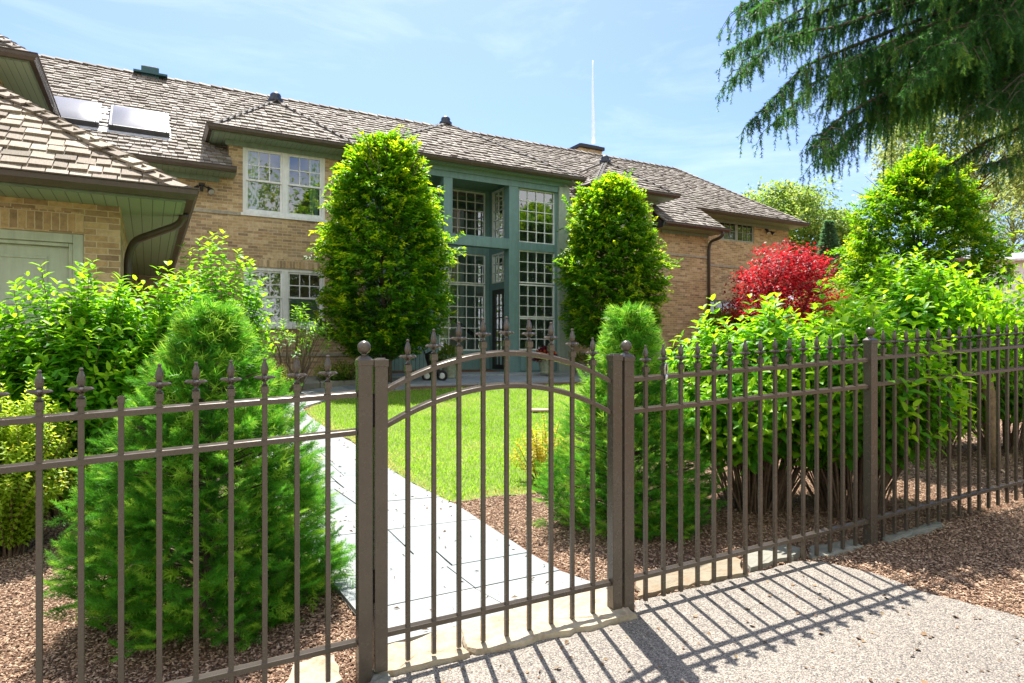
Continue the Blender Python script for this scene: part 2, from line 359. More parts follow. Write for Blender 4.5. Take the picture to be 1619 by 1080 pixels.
# ------------------------------------------------------------------ numpy instancing of small leaves, needles, chips into ONE mesh
def nmz(a): return a / np.maximum(np.linalg.norm(a, axis=-1, keepdims=True), 1e-9)
def inst(name, tv, tf, P, A, Nn, S, m, parent=None, tone=None):
    tv = np.asarray(tv, float); tf = np.asarray(tf, int); n = len(P)
    A = nmz(np.asarray(A, float)); Y = nmz(np.cross(Nn, A)); Z = np.cross(A, Y)
    S = np.asarray(S, float)
    if S.ndim == 1: S = np.repeat(S[:, None], 3, 1)
    V = (np.asarray(P)[:, None, :] + (tv[None, :, 0:1] * S[:, None, 0:1]) * A[:, None] + (tv[None, :, 1:2] * S[:, None, 1:2]) * Y[:, None]
         + (tv[None, :, 2:3] * S[:, None, 2:3]) * Z[:, None]).reshape(-1, 3)
    k = tv.shape[0]; Fc = (tf[None] + (np.arange(n) * k)[:, None, None]).reshape(-1, tf.shape[1])
    me = bpy.data.meshes.new(name); nf, c = Fc.shape
    me.vertices.add(len(V)); me.vertices.foreach_set('co', V.astype(np.float32).ravel())
    me.loops.add(nf * c); me.loops.foreach_set('vertex_index', Fc.astype(np.int32).ravel())
    me.polygons.add(nf); me.polygons.foreach_set('loop_start', np.arange(0, nf * c, c, dtype=np.int32))
    at_ = me.attributes.new('tone', 'FLOAT', 'POINT'); tone = RNG.uniform(0, 1, n) if tone is None else np.clip(tone, 0, 1)
    at_.data.foreach_set('value', np.repeat(tone, k).astype(np.float32))
    me.update(calc_edges=True)
    return link(name, me, m, parent)
LEAF4 = ([(0, 0, 0), (.45, .5, .10), (1, 0, -.08), (.45, -.5, .10)], [(0, 2, 1), (0, 3, 2)])
LEAF8 = ([(0, 0, 0), (.28, .44, .07), (.3, 0, 0), (.28, -.44, .07), (.68, .36, .0), (.7, 0, -.06), (.68, -.36, .0), (1.0, 0, -.2)],
         [(0, 2, 1), (0, 3, 2), (1, 2, 5), (1, 5, 4), (2, 3, 6), (2, 6, 5), (4, 5, 7), (5, 6, 7)])
MAPLE = ([(0, 0, 0), (.5, .22, .03), (.35, .62, -.05), (.5, .10, .02), (1, 0, -.12), (.5, -.10, .02), (.35, -.62, -.05), (.5, -.22, .03)],
         [(0, 3, 2), (0, 4, 3), (0, 5, 4), (0, 6, 5)])
def tuft(k, spread, wid, seed, core=True):
    r = np.random.default_rng(seed); v = []; f = []
    for i in range(k):
        t = r.uniform(0, .8); ph = r.uniform(0, 2 * math.pi); L = r.uniform(.34, .5)
        d = np.array([.75, spread * math.cos(ph), spread * math.sin(ph)]); d /= np.linalg.norm(d)
        sd_ = nmz(np.cross(d, r.normal(size=3))); b = np.array([t, 0, 0]); n = len(v)
        v += [b - sd_ * wid, b + sd_ * wid, b + d * L]; f.append((n, n + 1, n + 2))
    if core:
        n = len(v); v += [np.array([0, -.03, 0]), np.array([0, .03, 0]), np.array([.95, 0, 0])]; f.append((n, n + 1, n + 2))
    return np.array(v), np.array(f)
def rdir(n, rng=RNG): return nmz(rng.normal(size=(n, 3)))

# ------------------------------------------------------------------ terrain
def g(X, Y):
    Xc = max(-14., min(15., X)); Yc = max(-6., min(24., Y))
    t = max(0., min(1., (Yc - 4) / 10)); t = t * t * (3 - 2 * t)
    yy = Yc - 3.34
    if Yc < 2.2: yy = (2.2 - 3.34) + (Yc - 2.2) * .35
    return .047 * yy + (.033 * (1 - t) - .026 * t) * (Xc - .57)
def gn(P): return np.array([g(x, y) for x, y in P])
def G(px, py, h=0.0):
    """where the sight line through photo pixel (px, py) meets the ground"""
    rx = (px - HX) / F; lo, hi = 1.2, 60.
    fn = lambda Y: EYE + (HY - py) * Y / F - g(rx * Y, Y) - h
    for _ in range(60):
        m_ = (lo + hi) / 2
        if fn(m_) > 0: lo = m_
        else: hi = m_
    Y = (lo + hi) / 2; return (rx * Y, Y)
def at(px, py, Y): return Vector(((px - HX) / F * Y, Y, EYE + (HY - py) * Y / F))
def drape(name, poly, h, m, step=.5, edge=0.0, parent=None):
    """a sheet over a plan polygon that follows the terrain"""
    bm = bmesh.new(); vs = [bm.verts.new((x, y, 0)) for x, y in poly]; bm.faces.new(vs)
    xs = [p[0] for p in poly]; ys = [p[1] for p in poly]
    x = math.floor(min(xs) / step) * step + step
    while x < max(xs):
        bmesh.ops.bisect_plane(bm, geom=bm.verts[:] + bm.edges[:] + bm.faces[:], plane_co=(x, 0, 0), plane_no=(1, 0, 0)); x += step
    y = math.floor(min(ys) / step) * step + step
    while y < max(ys):
        bmesh.ops.bisect_plane(bm, geom=bm.verts[:] + bm.edges[:] + bm.faces[:], plane_co=(0, y, 0), plane_no=(0, 1, 0)); y += step
    for v in bm.verts: v.co.z = g(v.co.x, v.co.y) + h
    if edge:
        r = bmesh.ops.extrude_edge_only(bm, edges=[e for e in bm.edges if e.is_boundary])
        for v in [q for q in r['geom'] if isinstance(q, bmesh.types.BMVert)]: v.co.z -= edge
    bmesh.ops.recalc_face_normals(bm, faces=bm.faces)
    me = bpy.data.meshes.new(name); bm.to_mesh(me); bm.free()
    if sum(p.normal.z for p in me.polygons) < 0: me.flip_normals()
    return link(name, me, m, parent)
def pinpoly(P, poly):
    P = np.asarray(P); ins = np.zeros(len(P), bool); n = len(poly)
    for i in range(n):
        x0, y0 = poly[i]; x1, y1 = poly[(i + 1) % n]
        c = ((y0 > P[:, 1]) != (y1 > P[:, 1])) & (P[:, 0] < (x1 - x0) * (P[:, 1] - y0) / ((y1 - y0) if y1 != y0 else 1e-9) + x0)
        ins ^= c
    return ins

# base ground (bark mulch between the beds, one sheet to the horizon)
mb = MB()
def axis(a, b, s, far):
    r = [a - d for d in reversed(far)]; x = a
    while x < b + 1e-6: r.append(x); x += s
    return r + [b + d for d in far]
xs = axis(-15, 16, .5, [4, 12, 40, 150, 900]); ys = axis(-7, 25, .5, [4, 12, 40, 150, 1500])
for y in ys:
    for x in xs: mb.v.append((x, y, g(x, y)))
nx = len(xs)
for j in range(len(ys) - 1):
    for i in range(nx - 1): mb.f.append((j * nx + i, j * nx + i + 1, (j + 1) * nx + i + 1, (j + 1) * nx + i))
tag(mb.build('ground', M['mulch'], smooth=True), None, None, kind='structure')

# ------------------------------------------------------------------ fence line (plan): point n along it, one picket spacing = 0.115 m
U = .115; FP = Vector((.6875, 3.39, 0)); FD = Vector((.8992, .4375, 0)).normalized(); FNV = Vector((-FD.y, FD.x, 0)); FA = math.atan2(FD.y, FD.x)
def fpt(n, off=0.0): p = FP + FD * (U * n) + FNV * off; return (p.x, p.y)

# ------------------------------------------------------------------ driveway, lawn, path, patio
drive_px = [(1000, 985), (1002, 956), (1028, 949), (1060, 942), (1118, 929), (1175, 914), (1230, 898), (1262, 890), (1300, 891), (1335, 899), (1380, 909), (1420, 923), (1456, 938), (1500, 949), (1540, 960), (1619, 981)]
drive = [G(*p) for p in drive_px]
e0, e1 = np.array(drive[-2]), np.array(drive[-1]); far = e1 + (e1 - e0) * 12
drive = [fpt(-34, -.02), fpt(-14.2, -.02), G(560, 1090), G(590, 1078), G(608, 1070)] + [tuple(p) for p in drive] + [tuple(far), (13, -11), (-12, -11), (-12, -2)]
random.seed(3)
def rough(poly, amp, step=.06, i0=0, i1=None):
    out = []; n = len(poly); i1 = n if i1 is None else i1
    for i in range(n):
        a = np.array(poly[i]); b = np.array(poly[(i + 1) % n]); out.append(tuple(a))
        L = np.linalg.norm(b - a)
        if i0 <= i < i1 and L < 6:
            k = int(L / step)
            for j in range(1, k):
                p = a + (b - a) * j / k; q = np.array([-(b - a)[1], (b - a)[0]]) / L
                out.append(tuple(p + q * random.uniform(-amp, amp)))
    return out
tag(drape('driveway', rough(drive, .012, .05, 4, len(drive) - 4), .012, M['asphalt']), None, None, kind='structure')

lawn_px = [(483, 650), (490, 659), (502, 670), (520, 680), (545, 691), (572, 708), (610, 738), (660, 769), (700, 795), (735, 794), (780, 786), (840, 782), (905, 772)]
lawn = [G(*p) for p in lawn_px] + [(2.2, 7.2), (4.6, 8.6), (6.5, 10.5), (7.6, 13.6)] + [G(*p) for p in [(930, 607), (800, 611), (700, 615), (640, 618), (590, 622), (550, 628), (518, 636), (495, 643)]]
lawn_r = rough(lawn, .025, .09)
tag(drape('lawn', lawn_r, .010, M['lawn']), None, None, kind='structure')
lo = np.min(lawn, 0); hi = np.max(lawn, 0); LA = (hi - lo).prod()
P = RNG.uniform(lo, hi, (int(LA * 2300), 2)); P = P[RNG.uniform(size=len(P)) < np.clip(1.25 - (P[:, 1] - 4) / 14, .45, 1)]
P = P[pinpoly(P, lawn)]; P = P + RNG.normal(0, .022, P.shape)
z = gn(P) + .006; P3 = np.c_[P, z]; n = len(P3)
up = nmz(np.c_[RNG.normal(0, .45, (n, 2)), np.ones(n)])
L = RNG.uniform(.022, .055, n)
edge_d = np.full(n, 9.)
for (x0_, y0_), (x1_, y1_) in zip(lawn, lawn[1:] + lawn[:1]):
    e_ = np.array([x1_ - x0_, y1_ - y0_]); tt = np.clip(((P - [x0_, y0_]) @ e_) / max(e_ @ e_, 1e-9), 0, 1); edge_d = np.minimum(edge_d, np.linalg.norm(P - ([x0_, y0_] + tt[:, None] * e_), axis=1))
patch = .5 + .22 * np.sin(1.9 * P[:, 0] + .8 * np.sin(1.3 * P[:, 1])) * np.sin(1.6 * P[:, 1] + 1.1 * np.sin(2.2 * P[:, 0])) + .12 * np.sin(5.1 * P[:, 0] + 2 * P[:, 1]) * np.sin(4.3 * P[:, 1] - P[:, 0])
gtone = patch * .95 - .06 + RNG.uniform(-.3, .3, n) + .75 * np.exp(-edge_d / .10)
BL = ([(0, .5, 0), (0, -.5, 0), (.6, .38, .06), (.6, -.38, .06), (1, 0, .2)], [(0, 1, 3), (0, 3, 2), (2, 3, 4)])
tag(inst('grass', *BL, P3, up, np.c_[rdir(n)[:, :2], np.zeros(n)], np.c_[L, RNG.uniform(.004, .008, n), L], M['blade'], None, gtone), None, None, kind='stuff')

# flagstone path: rows of slabs between its two edges, then the arm that runs to the entrance
Redge = [np.array(G(*p)) for p in [(962, 938), (870, 905), (790, 849), (722, 804), (662, 776), (608, 741), (556, 703), (512, 678), (484, 657), (479, 647)]]
Ledge = [np.array(G(*p)) for p in [(606, 1031), (548, 960), (520, 925)]] + [Redge[k] + np.array(d) for k, d in ((3, (-1.42, .12)), (4, (-1.40, .1)), (5, (-1.38, .1)), (6, (-1.36, .1)), (7, (-1.34, .15)), (8, (-1.32, .3)))] + [np.array(G(425, 638))]
def along(E_, t):
    d = [0]
    for a, b in zip(E_, E_[1:]): d.append(d[-1] + np.linalg.norm(b - a))
    s_ = t * d[-1]
    for i in range(len(E_) - 1):
        if s_ <= d[i + 1] + 1e-9:
            return E_[i] + (E_[i + 1] - E_[i]) * (s_ - d[i]) / (d[i + 1] - d[i])
    return E_[-1]
mbp = MB()
def slab(mb_, q, h, gap=.005, jit=.003):
    c = sum(q) / 4; q = [p + (c - p) / max(np.linalg.norm(c - p), 1e-6) * gap for p in q]
    dz = random.uniform(-jit, jit); top = [(p[0], p[1], g(*p) + h + dz + random.uniform(-.001, .001)) for p in q]; bot = [(p[0], p[1], t_[2] - .05) for p, t_ in zip(q, top)]
    mb_.quadbox(bot + top)
random.seed(21)
def paving(mb_, LE, RE, h, total, gap=.005):
    t = 0.
    while t < .999:
        dt = random.choice([.42, .55, .7, .85]) / total; t2 = min(1, t + dt)
        if 1 - t2 < .25 / total: t2 = 1
        wd = np.linalg.norm(along(LE, t) - along(RE, t)); k = max(1, int(round(wd / random.choice([.5, .62, .75]))))
        cut = [0] + [min(.93, max(.07, (i + random.uniform(-.25, .25)) / k)) for i in range(1, k)] + [1]
        for a, b in zip(cut, cut[1:]):
            La, Ra, Lb, Rb = along(LE, t), along(RE, t), along(LE, t2), along(RE, t2)
            if random.random() < .3 and b - a > .2:
                tm = t + (t2 - t) * random.uniform(.35, .65); Lm, Rm = along(LE, tm), along(RE, tm)
                slab(mb_, [La + (Ra - La) * a, La + (Ra - La) * b, Lm + (Rm - Lm) * b, Lm + (Rm - Lm) * a], h, gap)
                La, Ra = Lm, Rm
            slab(mb_, [La + (Ra - La) * a, La + (Ra - La) * b, Lb + (Rb - Lb) * b, Lb + (Rb - Lb) * a], h, gap)
        t = t2
paving(mbp, Ledge, Redge, .034, 12.5)
L2 = [np.array(G(*p)) for p in [(425, 637), (470, 621), (520, 615), (560, 611), (600, 608), (640, 606)]]
R2 = [np.array(G(*p)) for p in [(479, 646), (495, 642), (518, 635), (550, 627), (590, 621), (640, 617)]]
paving(mbp, L2, R2, .034, 5)
tag(mbp.build('path', M['flag']), None, None, kind='structure')
tag(drape('path_bed', [tuple(p) for p in Redge + R2[1:] + L2[::-1] + Ledge[::-1]], .018, M['joint']), None, None, kind='structure')
# little seeds and twigs lying on the paving and the lane
def litter(name, poly, k, h, seed, smin, smax, wfac=.25):
    r = np.random.default_rng(seed); lo = np.min(poly, 0); hi = np.max(poly, 0)
    P = r.uniform(lo, hi, (k, 2)); P = P[pinpoly(P, poly)]; n = len(P); P3 = np.c_[P, gn(P) + h]
    a = r.uniform(0, 6.28, n); L = r.uniform(smin, smax, n)
    return tag(inst(name, [(0, 0, 0), (.5, .5, .25), (1, 0, .05), (.5, -.5, .12)], [(0, 2, 1), (0, 3, 2)], P3, np.c_[np.cos(a), np.sin(a), r.normal(0, .12, n)], np.c_[r.normal(0, .25, (n, 2)), np.ones(n)], np.c_[L, L * wfac * r.uniform(.4, 1.6, n), L], M['litter']), None, None, kind='stuff')
litter('leaf_litter', [tuple(p) for p in Redge + Ledge[::-1]], 1500, .037, 5, .012, .05, .16)
litter('leaf_litter', [G(*p) for p in [(640, 1079), (1000, 990), (1250, 905), (1456, 945), (1619, 985)]] + [(2.6, 2.0), (0, 2.0)], 330, .015, 6, .01, .035, .6)
# bark chips on the mulch
def chips(poly, dens, seed, smin=.007, smax=.026):
    r = np.random.default_rng(seed); lo = np.min(poly, 0); hi = np.max(poly, 0)
    P = r.uniform(lo, hi, (int((hi - lo).prod() * dens), 2)); P = P[pinpoly(P, poly)]
    for q in (drive, lawn, [tuple(p) for p in Redge + Ledge[::-1]]): P = P[~pinpoly(P, q)]
    n = len(P); P3 = np.c_[P, gn(P) + r.uniform(.0, .016, n)]; a = r.uniform(0, 6.28, n); L = r.uniform(smin, smax, n) * r.uniform(.5, 1, n)
    CH = ([(0, .5, 0), (0, -.5, 0), (1, -.4, 0), (1, .4, 0), (.1, .4, .35), (.1, -.4, .3), (.9, -.35, .35), (.9, .35, .3)], [(4, 5, 6, 7), (0, 1, 5, 4), (1, 2, 6, 5), (2, 3, 7, 6), (3, 0, 4, 7)])
    tag(inst('bark_chips', *CH, P3, np.c_[np.cos(a), np.sin(a), r.normal(0, .3, n)], np.c_[r.normal(0, .35, (n, 2)), np.ones(n)], np.c_[L, L * r.uniform(.2, .55, n), np.minimum(L, .02) * .6], M['chips']), None, None, kind='stuff')
chips([fpt(-30, .02), fpt(-11.5, .02), (-.2, 4.2), (-1.2, 6.5), (-4.5, 6.0)], 11000, 1)
chips([fpt(-2, .03), fpt(34, .03), (6.5, 7.6), (.6, 7.6)], 7000, 2)
chips([fpt(6, 0), fpt(40, 0), (6.2, 2.6), (2.0, 2.6)], 13000, 3)
chips([G(700, 797), G(722, 806), G(962, 940), (1.3, 5.2), G(880, 779), G(840, 784), G(780, 787)], 12000, 8)
chips([fpt(34, 0), (9.5, 9.5), (3, 10.5), (2.5, 7.6), fpt(30, 1.5)], 1300, 4, .02, .06)

# limestone at the gate and under the fence
def stone(pxs, h, label, m='limestone', name='threshold_stone', group=None, z0=-.06, cat='stone'):
    pts = [np.array(G(*p)) for p in pxs]; c = sum(pts) / len(pts); random.seed(int(pxs[0][0]))
    ring = []
    for i in range(len(pts)):
        a, b = pts[i], pts[(i + 1) % len(pts)]; k = max(2, int(np.linalg.norm(b - a) / .05))
        for j in range(k):
            p = a + (b - a) * j / k; d = p - c; ring.append(p + d / np.linalg.norm(d) * random.uniform(-.019, .019))
    bm = bmesh.new(); nr = len(ring)
    tops = [bm.verts.new((p[0] + (c - p)[0] * .02, p[1] + (c - p)[1] * .02, g(*p) + h + random.uniform(-.004, .003))) for p in ring]
    mids = [bm.verts.new((p[0], p[1], g(*p) + h - .014 + random.uniform(-.004, .003))) for p in ring]
    bots = [bm.verts.new((p[0] + random.uniform(-.008, .008), p[1] + random.uniform(-.008, .008), g(*p) + z0)) for p in ring]
    inner = [bm.verts.new((c[0] + (p - c)[0] * .6, c[1] + (p - c)[1] * .6, g(*(c + (p - c) * .6)) + h + random.uniform(-.003, .006))) for p in ring]
    cc = bm.verts.new((c[0], c[1], g(*c) + h + .003))
    for i in range(nr):
        j = (i + 1) % nr
        for A_, B_ in ((tops, mids), (mids, bots), (inner, tops)): bm.faces.new((A_[i], B_[i], B_[j], A_[j]))
        bm.faces.new((cc, inner[i], inner[j]))
    bmesh.ops.recalc_face_normals(bm, faces=bm.faces)
    me = bpy.data.meshes.new(name); bm.to_mesh(me); bm.free()
    return tag(link(name, me, M[m]), label, cat, group)
stone([(607, 1034), (668, 1016), (722, 998), (736, 1027), (744, 1043), (690, 1056), (640, 1066), (622, 1076), (588, 1079), (588, 1060)], .034, 'cream limestone slab under the hinge side of the gate', group='limestone at the gate')
stone([(724, 998), (800, 976), (880, 955), (962, 937), (985, 960), (1002, 982), (930, 1001), (850, 1020), (790, 1035), (747, 1042), (738, 1026)], .036, 'long cream limestone slab under the latch side of the gate', group='limestone at the gate')
stone([(586, 1062), (604, 1062), (614, 1078), (622, 1092), (582, 1096)], .03, 'small dark stone block at the foot of the hinge post', m='limestone_grey', name='stone_block')
stone([(1004, 926), (1080, 900), (1150, 880), (1172, 893), (1180, 914), (1118, 926), (1060, 938), (1010, 950)], .03, 'tan edging stone beneath the pickets just right of the gate', m='tan_stone', name='edging_stone', group='edging stones under the fence')
stone([(1172, 882), (1225, 868), (1268, 874), (1262, 886), (1225, 896), (1186, 908)], .035, 'grey flat edging stone where the driveway edge curves away', m='limestone_grey', name='edging_stone', group='edging stones under the fence')
stone([(1276, 870), (1350, 856), (1362, 868), (1330, 880), (1284, 886)], .02, 'mossy edging stone just left of the ball-topped far post', m='limestone_grey', name='edging_stone', group='edging stones under the fence')
stone([(1395, 852), (1440, 840), (1486, 826), (1490, 836), (1450, 850), (1402, 862)], .02, 'mossy edging stone right of the ball-topped far post', m='limestone_grey', name='edging_stone', group='edging stones under the fence')
stone([(468, 1062), (505, 1044), (528, 1046), (540, 1084), (500, 1105), (440, 1100)], .03, 'pale flat stone lying by the foot of the big left spruce', name='edging_stone', group='edging stones under the fence')
curb = [(382, 615, 402, 604, 455, 612, 432, 622), (436, 620, 446, 606, 505, 604, 500, 617), (502, 616, 507, 604, 566, 601, 566, 611)]
for q, lb in zip(curb, ('tan', 'grey, longest', 'grey, shaded')):
    pass
stone([(372, 626), (380, 612), (438, 606), (444, 618)], .12, 'tan bed edging stone seen just right of the big spruce tip', name='bed_stone', group='stones edging the house bed', z0=-.02)
stone([(446, 618), (442, 606), (503, 603), (505, 614)], .12, 'grey bed edging stone below the bare-stemmed shrub', m='limestone_grey', name='bed_stone', group='stones edging the house bed', z0=-.02)
stone([(507, 614), (505, 603), (566, 600), (568, 609)], .12, 'grey bed edging stone nearest the hinge post', m='limestone_grey', name='bed_stone', group='stones edging the house bed', z0=-.02)
# irrigation lid in the lawn
p = G(852, 652); mbv = MB(); mbv.lathe([(.17, 0), (.175, .02), (.165, .035), (.02, .04)], 24)
tag(mbv.build('valve_cover', M['valve'], loc=(p[0], p[1], g(*p) + .02)), 'round tan lid lying flush in the lawn', 'lid')

# ------------------------------------------------------------------ metal fence: panels, posts, gate
def finial_mb():
    m_ = MB()
    m_.box(-.0125, .0125, -.0125, .0125, -.012, .014)
    m_.lathe([(.0095, .014), (.0125, .019), (.006, .024), (.0055, .031), (.010, .035)], 8)
    def pet(t, r, z): return .42 + .58 * abs(math.cos(2 * t)) ** 2.2
    m_.lathe([(.006, .033), (.017, .040), (.030, .047), (.0355, .0435), (.036, .048), (.029, .0545), (.014, .0545), (.006, .056)], 24, mod=pet)
    m_.lathe([(.0075, .054), (.0120, .066), (.0128, .076), (.0108, .090), (.0062, .104), (.0045, .108)], 8)
    m_.lathe([(.003, .107), (.0062, .111), (.0064, .115), (.003, .119)], 8)
    return m_
FIN = bpy.data.meshes.new('finial'); _f = finial_mb(); _f.v = [(x * 1.12, y * 1.12, z * 1.06) for x, y, z in _f.v]; FIN.from_pydata(_f.v, [], _f.f); FIN.update(); FIN.materials.append(M['fence'])
CAPM = MB().box(-.0115, .0115, -.0115, .0115, -.012, .014).box(-.006, .006, -.006, .006, .014, .017)
def rail_seg(m_, pts, hw=.0125, h=.024):
    """channel rail swept through (s, z) points in the fence plane: body plus two upstanding lips"""
    prof = [(-hw, -h / 2), (hw, -h / 2), (hw, h / 2 + .004), (hw - .004, h / 2 + .004), (0.0, h / 2 - .004), (-.004, h / 2 - .008), (-hw + .0035, h / 2 - .008), (-hw + .003, h / 2 - .002), (-hw, h / 2 - .004)]
    b = len(m_.v); k = len(prof)
    for (s_, z_) in pts: m_.v += [(s_, y_, z_ + dz) for y_, dz in prof]
    for i in range(len(pts) - 1):
        for q in range(k): m_.f.append((b + k * i + q, b + k * i + (q + 1) % k, b + k * i + k + (q + 1) % k, b + k * i + k + q))
    e = b + k * (len(pts) - 1); m_.f.append(tuple(b + q for q in range(k - 1, -1, -1))); m_.f.append(tuple(e + q for q in range(k)))
BW = .0095
def picket(parent, s, zb, zt, fin=True):
    b_ = MB().box(-BW, BW, -BW, BW, 0, zt - zb); o = b_.build('picket', M['fence'], parent, loc=(s, 0, zb), bevel=.0016)
    if fin:
        f_ = bpy.data.objects.new('finial', FIN); COL.objects.link(f_); f_.parent = o; f_.location = (0, 0, zt - zb)
    else: CAPM.build('end_cap', M['fence'], o, loc=(0, 0, zt - zb))
    return o
def panel(n0, n1, bars, ztop, zsec, zbot, label, skip=()):
    x, y = fpt(n0); root = empty("metal_fence", (x, y, 0), FA)
    tag(root, label, "fence", "metal fence panels")
    S = lambda n: (n - n0) * U
    for fn in (ztop, zsec, zbot):
        m_ = MB(); rail_seg(m_, [(S(n0), fn(n0)), (S((n0 + n1) / 2), fn((n0 + n1) / 2)), (S(n1), fn(n1))]); m_.build('rail', M['fence'], root)
    for i, n in enumerate(bars): picket(root, S(n), zbot(n) - .13, ztop(n) + .045, i not in skip)
    return root
line = lambda z0, n0, sl: (lambda n: z0 + sl * U * (n - n0))
panel(-29.6, -12.63 - .28, [-13.92 - 1.056 * k for k in range(15)], line(1.136, -13.45, .05), line(.979, -13.45, .053), line(.103, -13.45, .045), 'bronze picket fence panel in front of the big left spruce', skip=(6,))
panel(-1.05 + .28, 15.23 - .28, list(np.linspace(0, 14, 15)), line(1.175, -.713, .0485), line(1.014, -.713, .0465), line(.16, -.713, .0487), 'bronze picket fence panel between the gate and the ball-topped far post')
panel(15.23 + .28, 31.6, [16.28 + 1.009 * k for k in range(15)], line(1.278, 16.02, .0485), line(1.11, 16.02, .05), line(.26, 16.02, .055), 'bronze picket fence panel running out of the right edge of the photo')
def post(n, zb, zt, label, ball=True, w_=.0298):
    x, y = fpt(n); root = empty('fence_post', (x, y, zb), FA); tag(root, label, 'fence post', 'fence posts')
    h = zt - zb
    MB().box(-w_, w_, -w_, w_, 0, h - .018).build('post_tube', M['fence'], root, bevel=.003)
    c = MB(); c.box(-w_ - .003, w_ + .003, -w_ - .003, w_ + .003, h - .034, h - .012)
    a = w_ + .003; b_ = .016
    c.quadbox([(-a, -a, h - .0118), (a, -a, h - .0118), (a, a, h - .0118), (-a, a, h - .0118), (-b_, -b_, h + .006), (b_, -b_, h + .006), (b_, b_, h + .006), (-b_, b_, h + .006)])
    c.build('post_cap', M['fence'], root, bevel=.0015)
    if ball:
        bl = MB(); bl.lathe([(.014, h + .005), (.011, h + .012), (.013, h + .017)] + [(.0285 * math.sin(t), h + .042 - .0285 * math.cos(t)) for t in np.linspace(.42, 3.1, 12)], 20)
        bl.build('ball', M['fence'], root, smooth=True)
    return root
post(-12.63, -.12, 1.293, 'square ball-topped post on the hinge side of the gate')
post(-1.05, -.05, 1.303, 'square ball-topped post on the latch side of the gate')
post(15.23, .02, 1.40, 'ball-topped post standing alone amid the leaves on the right')
# gate
gx, gy = fpt(-12.05); gate = empty('garden_gate', (gx, gy, 0), FA); tag(gate, 'arched bronze metal gate with nine spear-topped pickets', 'gate')
S = lambda n: (n + 12.05) * U
def stile(n, zb, zt):
    w_ = .0278; m_ = MB().box(S(n) - w_, S(n) + w_, -w_, w_, zb, zt - .02); o = m_.build('stile', M['fence'], gate, bevel=.003)
    c = MB().box(S(n) - w_ - .003, S(n) + w_ + .003, -w_ - .003, w_ + .003, zt - .036, zt - .006); c.box(S(n) - w_ + .008, S(n) + w_ - .008, -w_ + .008, w_ - .008, zt - .0065, zt)
    c.build('stile_cap', M['fence'], o, bevel=.002)
stile(-12.05, -.025, 1.29); stile(-1.66, -.01, 1.307)
ns = np.linspace(-11.79, -1.92, 33)
arc = lambda n, e0, e1, pk: (e0 + (e1 - e0) * (n + 11.86) / 10.) + (pk - (e0 + e1) / 2) * (1 - ((n + 6.86) / 5.) ** 2)
up_ = lambda n: arc(n, 1.151, 1.166, 1.309); lo_ = lambda n: arc(n, 1.001, 1.012, 1.159); bt_ = lambda n: .121 + .0348 * U * (n + 11.86)
for fn in (up_, lo_):
    m_ = MB(); rail_seg(m_, [(S(n), fn(n)) for n in ns]); m_.build('arched_rail', M['fence'], gate)
m_ = MB(); rail_seg(m_, [(S(ns[0]), bt_(ns[0])), (S(ns[-1]), bt_(ns[-1]))]); m_.build('bottom_rail', M['fence'], gate)
for n in [-10.99 + 1.024 * k for k in range(9)]: picket(gate, S(n), bt_(n) - .135, up_(n) + .045)
for zz in (.26, 1.0):
    h_ = MB(); h_.lathe([(.011, 0), (.011, .14)], 10); h_.box(-.004, .045, -.012, -.004, .012, .128); h_.box(-.045, .004, .004, .012, .012, .128)
    h_.build('hinge', M['dark'], gate, loc=(S(-12.34), .005, zz))
# snap hook hung on the first finials right of the gate
sx, sy = fpt(1.0, -.022); sn = empty('snap_hook', (sx, sy, 1.2), FA + .35); tag(sn, 'silver snap hook hanging over the fence rail right of the gate', 'hook')
m_ = MB(); m_.tube([(.012 * math.cos(t) * 1.0, 0, .02 + .036 * math.sin(t)) for t in np.linspace(-.6, 3.9, 14)], .0042, 8); m_.build('bow', M['steel'], sn, True)
m_ = MB(); m_.tube([(.004, 0, .0), (.003, 0, -.018), (0, 0, -.03)], [.008, .0095, .006], 8); m_.tube([(0, 0, -.03), (-.004, 0, -.052)], .0035, 6); m_.build('swivel', M['steel'], sn, True)

# ------------------------------------------------------------------ the house (local x runs along the front, y inward, z up)
HL = math.hypot(1885.5, 1041); DH = Vector((1885.5 / HL, 1041 / HL, 0)); HP = Vector(((447 - HX) / F * 15.4, 15.4, 0))
house = empty('brick_house', HP, math.atan2(DH.y, DH.x))
tag(house, 'long tan brick house with cedar shake roof and teal glazed entrance', 'house')
def hw(a, off, z=0):   # house coordinates to world
    return HP + DH * a + Vector((DH.y, -DH.x, 0)) * off + Vector((0, 0, z))

